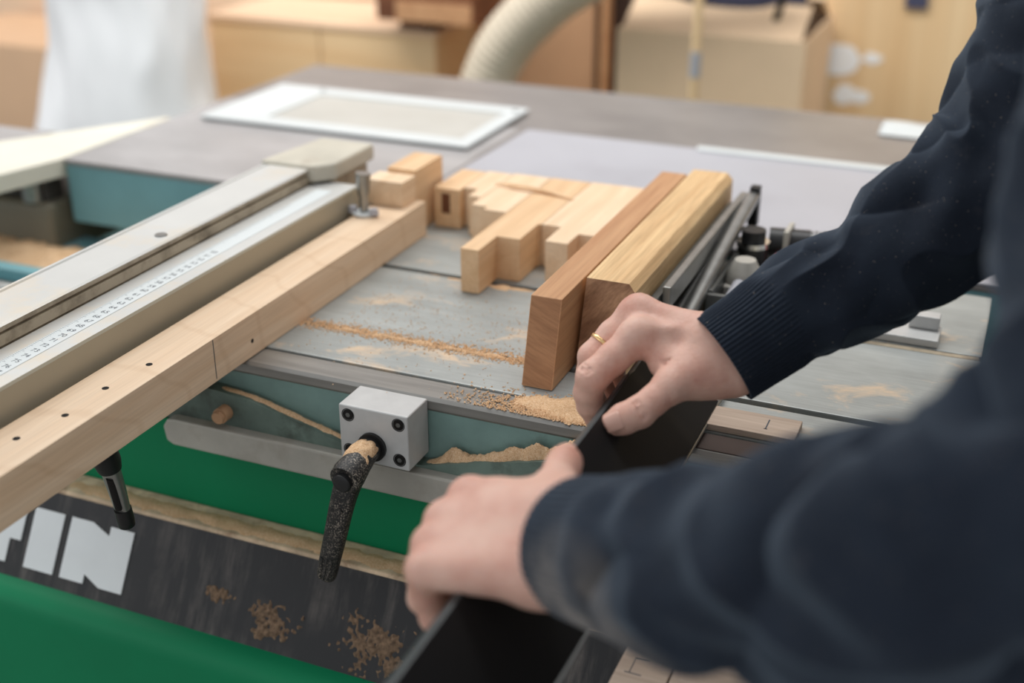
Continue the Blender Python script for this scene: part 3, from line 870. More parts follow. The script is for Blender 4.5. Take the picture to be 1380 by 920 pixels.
# ------------------------------------------------------------------ black plate held by the hands
pl = thing('black_plate', (-0.216, 0.64, 0.0), 'long thin black plate held in both hands above the table edge', 'plate')
NY = 60
TH = 0.0042
V, F, I = [], [], []
ring_n = 6
for i in range(NY + 1):
    y = 0.405 + (0.872 - 0.405) * i / NY
    bow = 0.004 * math.sin((y - 0.62) * 14) if y > 0.62 else 0
    th = TH * (1.25 if y < 0.70 else 1.25 - 0.5 * (y - 0.70) / 0.17)
    top = Vector((-0.243 + bow * 0.5, y, 0.055 - 0.002 * (y > 0.8)))
    bot = Vector((-0.1905, y, 0.0042))
    nrm = Vector((0.70, 0, 0.714))
    d = (top - bot).normalized()
    for p in (top + nrm * th - d * 0.0015, top + nrm * (th - 0.001), top - nrm * (th - 0.001), top - nrm * th - d * 0.0015, bot - nrm * th, bot + nrm * th):
        V.append(p)
for i in range(NY):
    for k in range(ring_n):
        a = i * ring_n + k
        b = i * ring_n + (k + 1) % ring_n
        F.append((a, b, b + ring_n, a + ring_n))
        I.append(1 if k in (0, 1, 2) else 0)
F.append(tuple(range(ring_n)))
F.append(tuple(NY * ring_n + k for k in range(ring_n - 1, -1, -1)))
I += [0, 0]
add('plate_body', (V, F, I), 'plate_black', pl, mats=['plate_black', 'plate_edge'], smooth=True, angle=25)
add('plate_lower_line', tube([(-0.1880, 0.50, 0.0040), (-0.1880, 0.90, 0.0040)], 0.0016, 8), 'steel', pl, smooth=True, label='thin bright edge along the bottom')  # thin steel-coloured line along the lower edge

# ------------------------------------------------------------------ person
per = thing('person', (0.16, 0.76, FLOOR), 'person in a dark navy knit sweater gripping a black plate', 'person')


def surface_nets(fn, lo, hi, h):
    """polygonise the zero level of a distance function on a regular grid"""
    n = [int(math.ceil((hi[i] - lo[i]) / h)) + 1 for i in range(3)]
    ax = [lo[i] + h * np.arange(n[i]) for i in range(3)]
    P = np.stack(np.meshgrid(*ax, indexing='ij'), -1).astype(np.float32)
    D = fn(P)
    ins = D < 0
    cell = (slice(0, -1), slice(1, None))
    cnt = np.zeros([k - 1 for k in n], np.float32)
    acc = np.zeros([k - 1 for k in n] + [3], np.float32)
    for axis in range(3):
        o1, o2 = [a for a in range(3) if a != axis]
        for s1 in cell:
            for s2 in cell:
                ia = [None] * 3
                ib = [None] * 3
                ia[axis], ib[axis] = slice(0, -1), slice(1, None)
                ia[o1] = ib[o1] = s1
                ia[o2] = ib[o2] = s2
                a, b = D[tuple(ia)], D[tuple(ib)]
                cr = (a < 0) != (b < 0)
                t = np.where(cr, a / np.where(cr, a - b, 1), 0)
                off = np.zeros(3)
                off[o1] = 0 if s1.start == 0 else 1
                off[o2] = 0 if s2.start == 0 else 1
                p = np.broadcast_to(off.astype(np.float32), cr.shape + (3,)).copy()
                p[..., axis] = t
                acc += np.where(cr[..., None], p, 0)
                cnt += cr
    act = cnt > 0
    ids = -np.ones(act.shape, np.int64)
    ids[act] = np.arange(act.sum())
    base = np.stack(np.nonzero(act), -1)
    V = (base + acc[act] / cnt[act][:, None]) * h + np.array(lo)
    F = []
    for axis in range(3):
        o1, o2 = [(axis + 1) % 3, (axis + 2) % 3]
        ia = [slice(None)] * 3
        ib = [slice(None)] * 3
        ia[axis], ib[axis] = slice(0, -1), slice(1, None)
        cr = ins[tuple(ia)] != ins[tuple(ib)]
        q = np.stack(np.nonzero(cr), -1)
        q = q[(q[:, o1] > 0) & (q[:, o2] > 0) & (q[:, o1] < n[o1] - 1) & (q[:, o2] < n[o2] - 1)]
        flip = ins[tuple(ia)][tuple(q.T)]
        quad = []
        for d1, d2 in ((0, 0), (-1, 0), (-1, -1), (0, -1)):
            c = q.copy()
            c[:, o1] += d1
            c[:, o2] += d2
            quad.append(ids[tuple(c.T)])
        quad = np.stack(quad, -1)
        quad[~flip] = quad[~flip][:, ::-1]
        F.append(quad)
    return V, np.vstack(F)


def cone(P, a, b, ra, rb):
    a, b = np.array(a, np.float32), np.array(b, np.float32)
    ab = b - a
    t = np.clip(((P - a) @ ab) / (ab @ ab), 0, 1)
    return np.linalg.norm(P - a - t[..., None] * ab, axis=-1) - (ra + (rb - ra) * t)


def smin(a, b, k):
    h = np.clip(0.5 + 0.5 * (b - a) / k, 0, 1)
    return b + (a - b) * h - k * h * (1 - h)


def hand_fn(palm, fingers, creases=(), kp=0.011, kf=0.0045, kj=0.007):
    def fn(P):
        d = None
        for a, b, ra, rb in palm:
            c = cone(P, a, b, ra, rb)
            d = c if d is None else smin(d, c, kp)
        for chain in fingers:
            f = None
            for (a, ra), (b, rb) in zip(chain[:-1], chain[1:]):
                c = cone(P, a, b, ra, rb)
                f = c if f is None else smin(f, c, 0.003)
            d = smin(d, f, kf)
        for a, b, r, k in creases:      # shallow folds pressed into the skin
            c = cone(P, a, b, r, r)
            d = -smin(-d, c, k)
        return d
    return fn


# --- right hand (farther), gripping the plate: fingers behind, thumb in front
RW = (-0.1745, 0.7833, 0.0829)
r_palm = [
    ((-0.118, 0.826, 0.120), (-0.160, 0.793, 0.091), 0.027, 0.0235),
    ((-0.166, 0.797, 0.095), (-0.183, 0.789, 0.092), 0.0195, 0.0175),
    ((-0.160, 0.782, 0.078), (-0.180, 0.772, 0.077), 0.0185, 0.0165),
    ((-0.178, 0.780, 0.085), (-0.2270, 0.7765, 0.0935), 0.0150, 0.0115),
    ((-0.180, 0.790, 0.094), (-0.2360, 0.8000, 0.1005), 0.0155, 0.0115),
    ((-0.182, 0.797, 0.094), (-0.2370, 0.8200, 0.0925), 0.0150, 0.0110),
    ((-0.182, 0.803, 0.090), (-0.2310, 0.8375, 0.0810), 0.0145, 0.0105),
    ((-0.176, 0.775, 0.078), (-0.1950, 0.7560, 0.0755), 0.0165, 0.0125),
    ((-0.192, 0.770, 0.078), (-0.2080, 0.7700, 0.0800), 0.0125, 0.0090),
    ((-0.188, 0.7815, 0.0990), (-0.2270, 0.7755, 0.1020), 0.0036, 0.0042),
    ((-0.188, 0.7905, 0.1060), (-0.2340, 0.7990, 0.1105), 0.0036, 0.0044),
    ((-0.2290, 0.7735, 0.0985), (-0.2310, 0.7725, 0.0970), 0.0112, 0.0108),
    ((-0.2370, 0.8000, 0.1045), (-0.2395, 0.7985, 0.1030), 0.0110, 0.0106),
]
r_fing = [
    [((-0.2300, 0.7745, 0.0945), 0.0128), ((-0.2415, 0.7605, 0.0830), 0.0116), ((-0.2525, 0.7475, 0.0718), 0.0116), ((-0.2555, 0.7480, 0.0590), 0.0102), ((-0.2545, 0.7500, 0.0480), 0.0094), ((-0.2520, 0.7560, 0.0340), 0.0078)],
    [((-0.2385, 0.8010, 0.1020), 0.0116), ((-0.2520, 0.7880, 0.0890), 0.0099), ((-0.2625, 0.7750, 0.0745), 0.0101), ((-0.2650, 0.7755, 0.0610), 0.0086), ((-0.2640, 0.7760, 0.0480), 0.0085), ((-0.2580, 0.7810, 0.0330), 0.0073)],
    [((-0.2378, 0.8215, 0.0940), 0.0110), ((-0.2530, 0.8110, 0.0840), 0.0093), ((-0.2640, 0.8005, 0.0720), 0.0095), ((-0.2660, 0.8005, 0.0480), 0.0080), ((-0.2595, 0.8045, 0.0330), 0.0069)],
    [((-0.2310, 0.8385, 0.0820), 0.0100), ((-0.2480, 0.8300, 0.0730), 0.0083), ((-0.2570, 0.8230, 0.0630), 0.0085), ((-0.2590, 0.8200, 0.0440), 0.0073), ((-0.2540, 0.8210, 0.0310), 0.0063)],
    [((-0.1880, 0.7650, 0.0775), 0.0150), ((-0.1970, 0.7500, 0.0735), 0.0122), ((-0.2045, 0.7390, 0.0670), 0.0105), ((-0.2118, 0.7310, 0.0605), 0.0112), ((-0.2215, 0.7260, 0.0555), 0.0108), ((-0.2290, 0.7235, 0.0510), 0.0088)],
]
r_crease = [((-0.2130, 0.7600, 0.0900), (-0.2010, 0.7570, 0.0860), 0.0012, 0.0020), ((-0.2075, 0.7590, 0.0870), (-0.2000, 0.7600, 0.0895), 0.0008, 0.0016),
            ((-0.2060, 0.7655, 0.1030), (-0.2000, 0.7690, 0.1030), 0.0050, 0.0090)]


def wrinkles(center, axis, r, view, offs, half, w=0.0005):
    """short skin folds across a joint on the side that faces 'view'"""
    c, a, v = Vector(center), Vector(axis).normalized(), Vector(view)
    v = (v - a * v.dot(a)).normalized()
    s_ = a.cross(v)
    out = []
    for o in offs:
        for k in (-1, 0):
            p = c + a * o
            b0, b1 = k * half / r, (k + 1) * half / r
            out.append((tuple(p + (v * math.cos(b0) + s_ * math.sin(b0)) * r), tuple(p + (v * math.cos(b1) + s_ * math.sin(b1)) * r), w, 0.0012))
    return out


CAMV = (0.22, -0.80, 0.55)
r_crease += wrinkles((-0.2118, 0.7310, 0.0605), (-0.0170, -0.0130, -0.0115), 0.0114, CAMV, (-0.0030, -0.0008, 0.0016), 0.007, 0.0007)
r_crease += wrinkles((-0.2525, 0.7475, 0.0718), (-0.0110, -0.0125, -0.0120), 0.0118, (-0.4, -0.6, 0.7), (-0.0018, 0.0006, 0.0028), 0.006, 0.0006)
# --- left hand (nearer), knuckles to the left, fingers folded down over the plate
l_palm = [
    ((-0.130, 0.492, 0.112), (-0.176, 0.526, 0.086), 0.028, 0.0245),
    ((-0.178, 0.541, 0.090), (-0.200, 0.548, 0.088), 0.0205, 0.0185),
    ((-0.176, 0.518, 0.074), (-0.200, 0.514, 0.071), 0.0205, 0.0185),
    ((-0.200, 0.546, 0.088), (-0.2600, 0.5610, 0.0770), 0.0165, 0.0125),
    ((-0.200, 0.538, 0.085), (-0.2670, 0.5430, 0.0705), 0.0165, 0.0125),
    ((-0.200, 0.526, 0.078), (-0.2665, 0.5245, 0.0650), 0.0165, 0.0120),
    ((-0.200, 0.514, 0.071), (-0.2620, 0.5060, 0.0620), 0.0160, 0.0115),
    ((-0.196, 0.550, 0.087), (-0.2130, 0.5720, 0.0860), 0.0170, 0.0130),
    ((-0.215, 0.562, 0.083), (-0.2420, 0.5660, 0.0780), 0.0120, 0.0100),
]
l_fing = [
    [((-0.2640, 0.5620, 0.0755), 0.0125), ((-0.2730, 0.5660, 0.0560), 0.0102), ((-0.2760, 0.5690, 0.0360), 0.0102), ((-0.2640, 0.5700, 0.0200), 0.0088), ((-0.2500, 0.5690, 0.0140), 0.0075)],
    [((-0.2710, 0.5437, 0.0680), 0.0124), ((-0.2800, 0.5460, 0.0480), 0.0101), ((-0.2820, 0.5480, 0.0260), 0.0101), ((-0.2690, 0.5490, 0.0100), 0.0087), ((-0.2530, 0.5490, 0.0060), 0.0074)],
    [((-0.2704, 0.5248, 0.0635), 0.0118), ((-0.2770, 0.5270, 0.0430), 0.0095), ((-0.2780, 0.5290, 0.0230), 0.0096), ((-0.2660, 0.5300, 0.0090), 0.0082), ((-0.2520, 0.5300, 0.0070), 0.0070)],
    [((-0.2655, 0.5060, 0.0610), 0.0110), ((-0.2660, 0.5085, 0.0430), 0.0088), ((-0.2620, 0.5110, 0.0265), 0.0088), ((-0.2510, 0.5120, 0.0200), 0.0074), ((-0.2440, 0.5120, 0.0180), 0.0064)],
    [((-0.2050, 0.5600, 0.0865), 0.0155), ((-0.2150, 0.5780, 0.0865), 0.0120), ((-0.2180, 0.5890, 0.0850), 0.0104), ((-0.2195, 0.5990, 0.0845), 0.0108), ((-0.2215, 0.6090, 0.0835), 0.0103), ((-0.2228, 0.6155, 0.0825), 0.0085)],
]
l_crease = []


def bounds(palm, fing, pad=0.02):
    pts = [p for s_ in palm for p in s_[:2]] + [q[0] for c in fing for q in c]
    a = np.array(pts)
    return a.min(0) - pad, a.max(0) + pad


def skip_stub(lo, hi, x_max):
    hi = hi.copy()
    hi[0] = x_max
    return lo, hi


HS = 0.0011
lo, hi = bounds(r_palm, r_fing)
gr = surface_nets(hand_fn(r_palm, r_fing, r_crease), *skip_stub(lo, hi, -0.120), HS)
lo, hi = bounds(l_palm, l_fing)
gl = surface_nets(hand_fn(l_palm, l_fing, l_crease), *skip_stub(lo, hi, -0.128), HS)

RSH, LSH = (0.060, 0.985, 0.440), (0.060, 0.560, 0.440)
REL, LEL = (-0.006, 0.910, 0.207), (0.028, 0.423, 0.215)
HEAD = (-0.035, 0.775, 0.660)


def body_fn(P):
    # arms inside the sleeves, trunk, neck and head as one surface
    parts = [((-0.115, 0.829, 0.122), REL, 0.026, 0.030), (REL, (0.018, 0.955, 0.29), 0.030, 0.032), ((0.018, 0.955, 0.29), RSH, 0.032, 0.036), ((-0.125, 0.488, 0.115), LEL, 0.026, 0.029), (LEL, (0.048, 0.468, 0.28), 0.029, 0.030), ((0.048, 0.468, 0.28), LSH, 0.030, 0.034),
             ((0.09, 0.95, 0.43), (0.09, 0.60, 0.43), 0.055, 0.055), ((0.105, 0.83, 0.36), (0.14, 0.82, 0.05), 0.085, 0.085), ((0.105, 0.71, 0.36), (0.14, 0.72, 0.05), 0.085, 0.085),
             ((0.085, 0.775, 0.45), (0.01, 0.775, 0.575), 0.055, 0.052)]
    d = None
    for a, b, ra, rb in parts:
        c = cone(P, a, b, ra, rb)
        d = c if d is None else smin(d, c, 0.03)
    h = np.array(HEAD, np.float32)
    q = (P - h) / np.array([0.098, 0.078, 0.118], np.float32)
    d = smin(d, (np.linalg.norm(q, axis=-1) - 1) * 0.08, 0.02)
    d = smin(d, cone(P, h + (-0.06, 0, -0.07), h + (-0.075, 0, -0.085), 0.035, 0.028), 0.03)          # jaw and chin
    d = smin(d, cone(P, h + (-0.093, 0, 0.012), h + (-0.112, 0, -0.022), 0.008, 0.013), 0.012)          # nose
    for s_ in (-1, 1):
        d = smin(d, cone(P, h + (0.005, s_ * 0.080, 0.015), h + (0.0, s_ * 0.082, -0.022), 0.013, 0.009), 0.006)   # ears
        d = -smin(-d, cone(P, h + (-0.098, s_ * 0.030, 0.014), h + (-0.096, s_ * 0.036, 0.014), 0.010, 0.008), 0.012)  # eye sockets
    d = -smin(-d, cone(P, h + (-0.104, -0.018, -0.052), h + (-0.104, 0.018, -0.052), 0.002, 0.002), 0.006)     # mouth
    return d


gb = surface_nets(body_fn, (-0.20, 0.36, -0.06), (0.28, 1.06, 0.85), 0.0085)
add('body', merge((gr[0].tolist(), gr[1].tolist()), (gl[0].tolist(), gl[1].tolist()), (gb[0].tolist(), gb[1].tolist())), 'skin', per, smooth=True, label='bare hands, right thumb in front of the plate')


def sleeve(path, radii, nseg, nth, cuff_len, seed, fold, ribs=64, opening=0.86):
    """knitted sleeve swept along the arm: ribbed cuff, then loose folds"""
    pr = spline([(*p, r) for p, r in zip(path, radii)], nseg)
    L = np.concatenate([[0], np.cumsum(np.linalg.norm(np.diff(pr[:, :3], axis=0), axis=1))])
    V, F = [], []
    # inner turned-in edge first, so that the cuff has thickness
    rows = [(0, 0.020, 0.80), (0, 0.004, 0.90), (0, 0.0, 0.95)] + [(i, None, 1.0) for i in range(nseg)]
    s_prev = None
    for (i, inn, k) in rows:
        p = Vector(pr[i, :3])
        d = Vector(pr[min(i + 1, nseg - 1), :3]) - Vector(pr[max(i - 1, 0), :3])
        d.normalize()
        if s_prev is None:
            s_, u_ = frame_for(d)
        else:
            s_ = (s_prev - d * s_prev.dot(d)).normalized()
            u_ = s_.cross(d).normalized()
        s_prev = s_
        if inn:
            p = p + d * inn
        s = L[i]
        r0 = pr[i, 3]
        for t in range(nth):
            a = 2 * math.pi * t / nth
            r = r0 * k
            if s < cuff_len:
                e = min(1, (cuff_len - s) / 0.012)
                r += 0.00055 * e * math.cos(ribs * a)
            if s > cuff_len * 0.75:
                e = min(1, (s - cuff_len * 0.75) / 0.03)
                r += e * fold(s, a, seed)
            V.append(p + s_ * (r * math.cos(a)) + u_ * (r * math.sin(a)))
    m = len(rows)
    for i in range(m - 1):
        for t in range(nth):
            F.append((i * nth + t, i * nth + (t + 1) % nth, (i + 1) * nth + (t + 1) % nth, (i + 1) * nth + t))
    return V, F


def fold_r(s, a, seed):
    q = Vector((math.cos(a) * 1.1, math.sin(a) * 1.1, s * 22 + 0.9 * math.cos(a) + seed))
    f = 1 - abs(noise.noise(q)) * 2.2
    g = noise.noise(Vector((math.cos(a) * 0.8, math.sin(a) * 0.8, s * 11 + seed * 2)))
    c = abs(math.sin(0.5 * (s * 88 + a * 2 + 4.0 * g + seed))) ** 0.7
    return 0.0062 * (f - 0.45) + 0.0050 * g - 0.0060 * (1 - c) * (0.6 + g)


def fold_l(s, a, seed):
    q = Vector((math.cos(a) * 0.9, math.sin(a) * 0.9, s * 19 + 1.3 * math.sin(a + 0.5) + seed))
    f = 1 - abs(noise.noise(q)) * 2.4
    g = noise.noise(Vector((math.cos(a) * 0.9, math.sin(a) * 0.9, s * 13 + seed * 2)))
    c = abs(math.sin(0.5 * (s * 58 - a * 2 + 3.2 * g + seed))) ** 0.8
    return 0.0075 * (f - 0.45) + 0.0050 * g - 0.0120 * (1 - c) * (0.6 + g)


sw = None
# torso of the sweater: stacked ellipses from the hem to the neckline
V, F = [], []
nth = 72
secs = [(0.150, 0.77, -0.10, 0.125, 0.185), (0.148, 0.77, -0.09, 0.132, 0.192), (0.146, 0.77, -0.03, 0.126, 0.190), (0.140, 0.77, 0.08, 0.122, 0.190), (0.130, 0.77, 0.20, 0.120, 0.197), (0.120, 0.772, 0.32, 0.118, 0.208),
        (0.108, 0.773, 0.40, 0.110, 0.215), (0.100, 0.774, 0.455, 0.098, 0.205), (0.092, 0.775, 0.485, 0.085, 0.165), (0.076, 0.775, 0.510, 0.074, 0.110), (0.062, 0.775, 0.532, 0.068, 0.078), (0.054, 0.775, 0.548, 0.064, 0.070)]
sp = spline(secs, 60)
for row in sp:
    for t in range(nth):
        a = 2 * math.pi * t / nth
        w = 1 + 0.035 * noise.noise(Vector((math.cos(a) * 1.5, math.sin(a) * 1.5, row[2] * 9))) * (1 if row[2] < 0.45 else 0.3)
        V.append((row[0] + row[3] * w * math.cos(a), row[1] + row[4] * w * math.sin(a), row[2]))
for i in range(len(sp) - 1):
    for t in range(nth):
        F.append((i * nth + t, i * nth + (t + 1) % nth, (i + 1) * nth + (t + 1) % nth, (i + 1) * nth + t))
sw = add('sweater', (V, F), 'knit', per, smooth=True, label='dark navy knitted sweater')
rp = [(-0.1690, 0.7870, 0.0845), (-0.1500, 0.8015, 0.0990), (-0.1259, 0.8207, 0.1172), (-0.0904, 0.8445, 0.1349), (-0.0648, 0.8623, 0.1564), (-0.0332, 0.8865, 0.1832), (-0.0040, 0.9120, 0.2150), (0.0130, 0.9500, 0.2750), (0.0280, 0.9800, 0.3500), (0.060, 0.978, 0.430), (0.095, 0.930, 0.460)]
rr = [0.0345, 0.0355, 0.0385, 0.0415, 0.0465, 0.0525, 0.0590, 0.0600, 0.0620, 0.0640, 0.0600]
add('sleeve', sleeve(rp, rr, 300, 384, 0.056, 3.3, fold_r), 'knit', sw, smooth=True, label='navy sleeve with ribbed cuff, in focus')
lp = [(-0.1805, 0.5275, 0.0840), (-0.1600, 0.5120, 0.0955), (-0.1279, 0.4898, 0.1131), (-0.0689, 0.4535, 0.1463), (-0.0226, 0.4288, 0.1775), (0.0106, 0.4181, 0.1999), (0.0330, 0.4240, 0.2250), (0.0474, 0.4650, 0.2751), (0.0480, 0.5000, 0.3300), (0.055, 0.560, 0.425), (0.090, 0.620, 0.455)]
lr = [0.0385, 0.0400, 0.0440, 0.0500, 0.0545, 0.0560, 0.0540, 0.0500, 0.0500, 0.0560, 0.0560]
add('sleeve', sleeve(lp, lr, 260, 320, 0.050, 8.1, fold_l, 56), 'knit', sw, smooth=True, label='navy sleeve nearest the viewer, dusty at the cuff')
# trousers, shoes, hair (outside the frame)
for s_, yy in ((-1, 0.68), (1, 0.87)):
    pth = spline([(0.148, 0.775 + s_ * 0.06, -0.06), (0.15, yy, -0.20), (0.15, yy, -0.45), (0.165, yy, -0.82)], 14)
    add('trouser_leg', tube(pth, list(np.interp(np.linspace(0, 1, 14), [0, 0.25, 0.6, 1], [0.12, 0.098, 0.075, 0.062])), 24), 'trousers', per, smooth=True, angle=60)
    add('shoe', tube([(0.235, yy, FLOOR + 0.045), (0.19, yy, FLOOR + 0.052), (0.10, yy, FLOOR + 0.045), (0.03, yy, FLOOR + 0.034), (-0.02, yy, FLOOR + 0.026)], [0.030, 0.044, 0.046, 0.044, 0.022], 20, True, 1.0, 2.6), 'shoe', per, smooth=True, angle=60)
V, F = [], []
for i in range(13):
    for t in range(28):
        a, e = 2 * math.pi * t / 28, math.pi / 2 * (1 - i / 12 * 1.25)
        cz = math.sin(e) * 0.126
        rx, ry = 0.104 * math.cos(e), 0.086 * math.cos(e)
        x = HEAD[0] + 0.012 + rx * math.cos(a)
        V.append((max(x, HEAD[0] - 0.09) if cz > 0.045 else max(x, HEAD[0] - 0.01), HEAD[1] + ry * math.sin(a), HEAD[2] + 0.012 + cz))
for i in range(12):
    for t in range(28):
        F.append((i * 28 + t, i * 28 + (t + 1) % 28, (i + 1) * 28 + (t + 1) % 28, (i + 1) * 28 + t))
add('hair', (V, F), 'hair', per, smooth=True)
# ring and nails
A, B = Vector((-0.2520, 0.7880, 0.0890)), Vector((-0.2625, 0.7750, 0.0745))
rc = A.lerp(B, 0.45)
rd = (B - A).normalized()
s_, u_ = frame_for(rd)
V, F = [], []
for i in range(32):
    for j in range(8):
        a, b = 2 * math.pi * i / 32, 2 * math.pi * j / 8
        rad_ = 0.0104 + 0.0007 * math.cos(b)
        V.append(rc + (s_ * math.cos(a) + u_ * math.sin(a)) * rad_ + rd * 0.0016 * math.sin(b))
for i in range(32):
    for j in range(8):
        F.append((i * 8 + j, i * 8 + (j + 1) % 8, ((i + 1) % 32) * 8 + (j + 1) % 8, ((i + 1) % 32) * 8 + j))
add('ring', (V, F), 'gold', per, smooth=True, label='thin gold finger ring')


def nail(tip, back, r, nrm, name='fingernail', wid=0.85):
    tip, back = Vector(tip), Vector(back)
    d = (tip - back).normalized()
    nrm = Vector(nrm)
    nrm = (nrm - d * nrm.dot(d)).normalized()
    s_ = d.cross(nrm)
    V, F = [], []
    for i in range(9):
        for j in range(9):
            u, v = i / 8, j / 8 * 2 - 1
            ang = v * wid * (1 if 0 < i < 8 else 0.8)
            rr_ = r * (1.03 - 0.10 * (u ** 2))
            V.append(back + d * (u * (tip - back).length) + (nrm * math.cos(ang) + s_ * math.sin(ang)) * rr_)
    for i in range(8):
        for j in range(8):
            a = i * 9 + j
            F.append((a, a + 9, a + 10, a + 1))
    o = add(name, (V, F), 'nail', per, smooth=True)
    md = o.modifiers.new('t', 'SOLIDIFY')
    md.thickness = 0.0006
    return o


nail((-0.2318, 0.7222, 0.0504), (-0.2212, 0.7262, 0.0560), 0.0113, (0.42, -0.80, 0.55), wid=0.62)
nail((-0.2232, 0.6190, 0.0820), (-0.2215, 0.6100, 0.0832), 0.0097, (-0.30, 0.1, 0.95))

# ------------------------------------------------------------------ background
def carton(name, x0, x1, y0, y1, z0, z1, mat, label, flaps=True, tape=None):
    c = thing(name, ((x0 + x1) / 2, (y0 + y1) / 2, z0), label, 'box')
    w = 0.006
    add('side_panel', box(x0, x1, y0, y0 + w, z0, z1), mat, c)
    add('side_panel', box(x0, x1, y1 - w, y1, z0, z1), mat, c)
    add('side_panel', box(x0, x0 + w, y0 + w, y1 - w, z0, z1), mat, c)
    add('side_panel', box(x1 - w, x1, y0 + w, y1 - w, z0, z1), mat, c)
    add('bottom_panel', box(x0 + w, x1 - w, y0 + w, y1 - w, z0, z0 + w), mat, c)
    if flaps:
        h = (y1 - y0) * 0.30
        add('flap', prism([(y0, z1), (y0 + w, z1), (y0 + h, z1 + 0.05), (y0 + h, z1 + 0.056)], 0, x0 + 0.01, x1 - 0.01), mat, c)
        add('flap', prism([(y1 - w, z1), (y1, z1), (y1 - h + 0.01, z1 + 0.055), (y1 - h, z1 + 0.049)], 0, x0 + 0.01, x1 - 0.01), mat, c)
    else:
        add('lid', box(x0, x1, y0, y1, z1, z1 + w), mat, c)
    return c


carton('cardboard_box', -2.95, -2.375, 2.60, 3.00, FLOOR, -0.215, 'card', 'plain brown cardboard box left of the white sack', False)
# pine boards stacked behind at the left
pw = thing('pine_partition', (-2.3, 3.05, FLOOR), 'pink-toned pine board partition behind the white sack', 'partition')
for k, (z0, z1) in enumerate(((FLOOR, -0.62), (-0.62, -0.36), (-0.36, -0.10), (-0.10, 0.16), (0.16, 0.42))):
    add('pine_plank', box(-3.6, -1.36, 3.05, 3.09, z0 + 0.002, z1 - 0.002), 'pine', pw, bevel=0.004)
add('knot', cyl((-2.52, 3.051, -0.155), (-2.52, 3.046, -0.155), 0.016, 14), 'dark_wood', pw)
# white woven sack
sk = thing('white_sack', (-2.04, 2.42, FLOOR), 'tall white woven sack standing behind the fence', 'sack')
sp = spline([(-2.05, 2.42, FLOOR, 0.22), (-2.05, 2.42, FLOOR + 0.08, 0.26), (-2.05, 2.42, -0.55, 0.262), (-2.05, 2.42, -0.36, 0.245), (-2.035, 2.42, -0.20, 0.215), (-2.02, 2.42, -0.02, 0.195), (-2.01, 2.42, 0.20, 0.185), (-2.01, 2.42, 0.34, 0.12)], 60)
V, F = [], []
for i, (x, y, z, r) in enumerate(sp):
    for t in range(80):
        a = 2 * math.pi * t / 80
        w = 1 + 0.10 * noise.noise(Vector((math.cos(a) * 1.6, math.sin(a) * 1.6, z * 3.5 + 2))) + 0.05 * (1 - abs(noise.noise(Vector((math.cos(a) * 2.2 + z * 3, math.sin(a) * 2.2, z * 5)))) * 2)
        V.append((x + r * w * math.cos(a), y + r * 0.7 * w * math.sin(a), z))
for i in range(59):
    for t in range(80):
        F.append((i * 80 + t, i * 80 + (t + 1) % 80, (i + 1) * 80 + (t + 1) % 80, (i + 1) * 80 + t))
F.append(tuple(range(79, -1, -1)))
add('sack_body', (V, F), 'bag', sk, smooth=True)
add('sack_tie', tube([(-2.01 + 0.13 * math.cos(a), 2.42 + 0.095 * math.sin(a), 0.335) for a in np.linspace(0, 2 * math.pi, 30)], 0.012, 8), 'bag', sk, smooth=True)
# plywood crate
cr = thing('plywood_crate', (-1.66, 2.85, FLOOR), 'yellowish plywood crate between the white sack and the hose', 'crate')
for a in ((-1.985, -1.66), (-1.656, -1.335)):
    add('crate_panel', box(a[0], a[1], 2.70, 2.72, FLOOR + 0.02, -0.115), 'ply_crate', cr, bevel=0.002)
add('crate_side', box(-1.352, -1.335, 2.7205, 3.02, FLOOR + 0.02, -0.115), 'ply_crate', cr)
add('crate_side', box(-1.985, -1.968, 2.7205, 3.02, FLOOR + 0.02, -0.115), 'ply_crate', cr)
add('crate_lid', box(-1.99, -1.33, 2.695, 3.03, -0.115, -0.100), 'pine', cr, bevel=0.003)
for x in (-1.95, -1.40):
    add('crate_runner', box(x, x + 0.07, 2.70, 3.02, FLOOR, FLOOR + 0.02), 'dark_wood', cr)
dw = thing('dark_wood_block', (-1.31, 2.72, -0.0995), 'reddish dark wooden block on top of the plywood crate', 'wood block')
add('block_body', box(-1.455, -1.20, 2.63, 2.83, -0.068, 0.09), 'dark_wood', dw, bevel=0.006)
add('block_foot', box(-1.43, -1.36, 2.70, 2.82, -0.0995, -0.068), 'dark_wood', dw, bevel=0.003)
add('block_face', box(-1.40, -1.205, 2.624, 2.6305, -0.066, -0.02), 'alder', dw, bevel=0.002)
# extraction hose
hp = spline([(-1.22, 2.53, FLOOR), (-1.205, 2.53, -0.55), (-1.165, 2.53, -0.30), (-1.120, 2.53, -0.160), (-1.075, 2.53, -0.075), (-1.005, 2.53, 0.000), (-0.935, 2.53, 0.055), (-0.80, 2.53, 0.13), (-0.45, 2.55, 0.30)], 150)
hr = [0.060 + 0.0022 * math.sin(i * 1.9) for i in range(150)]
add('extraction_hose', tube(hp, hr, 28), 'hose', None, 'thick pale ribbed hose curving up behind the table', 'hose', smooth=True, angle=70)
carton('cardboard_box', -1.30, -1.008, 2.92, 3.20, FLOOR, 0.10, 'card_dark', 'tall brown cardboard box behind the pale hose', False)
add('wooden_post', box(-0.978, -0.962, 2.88, 2.92, FLOOR, 0.60), 'alder', None, 'narrow wooden post in the dark gap between two boxes', 'post', bevel=0.002)
add('gap_shade_sheet', box(-1.006, -0.920, 2.935, 2.96, FLOOR, 0.60), 'deep_brown', None, 'dark upright sheet in place of the shade behind the narrow wooden post', 'board', bevel=0.002)  # dark sheet painted as the shade in the gap between the boxes
carton('cardboard_box', -0.845, -0.438, 2.60, 2.94, FLOOR, -0.040, 'card_pale', 'open pale cardboard box with raised flaps behind the thin pole', True)
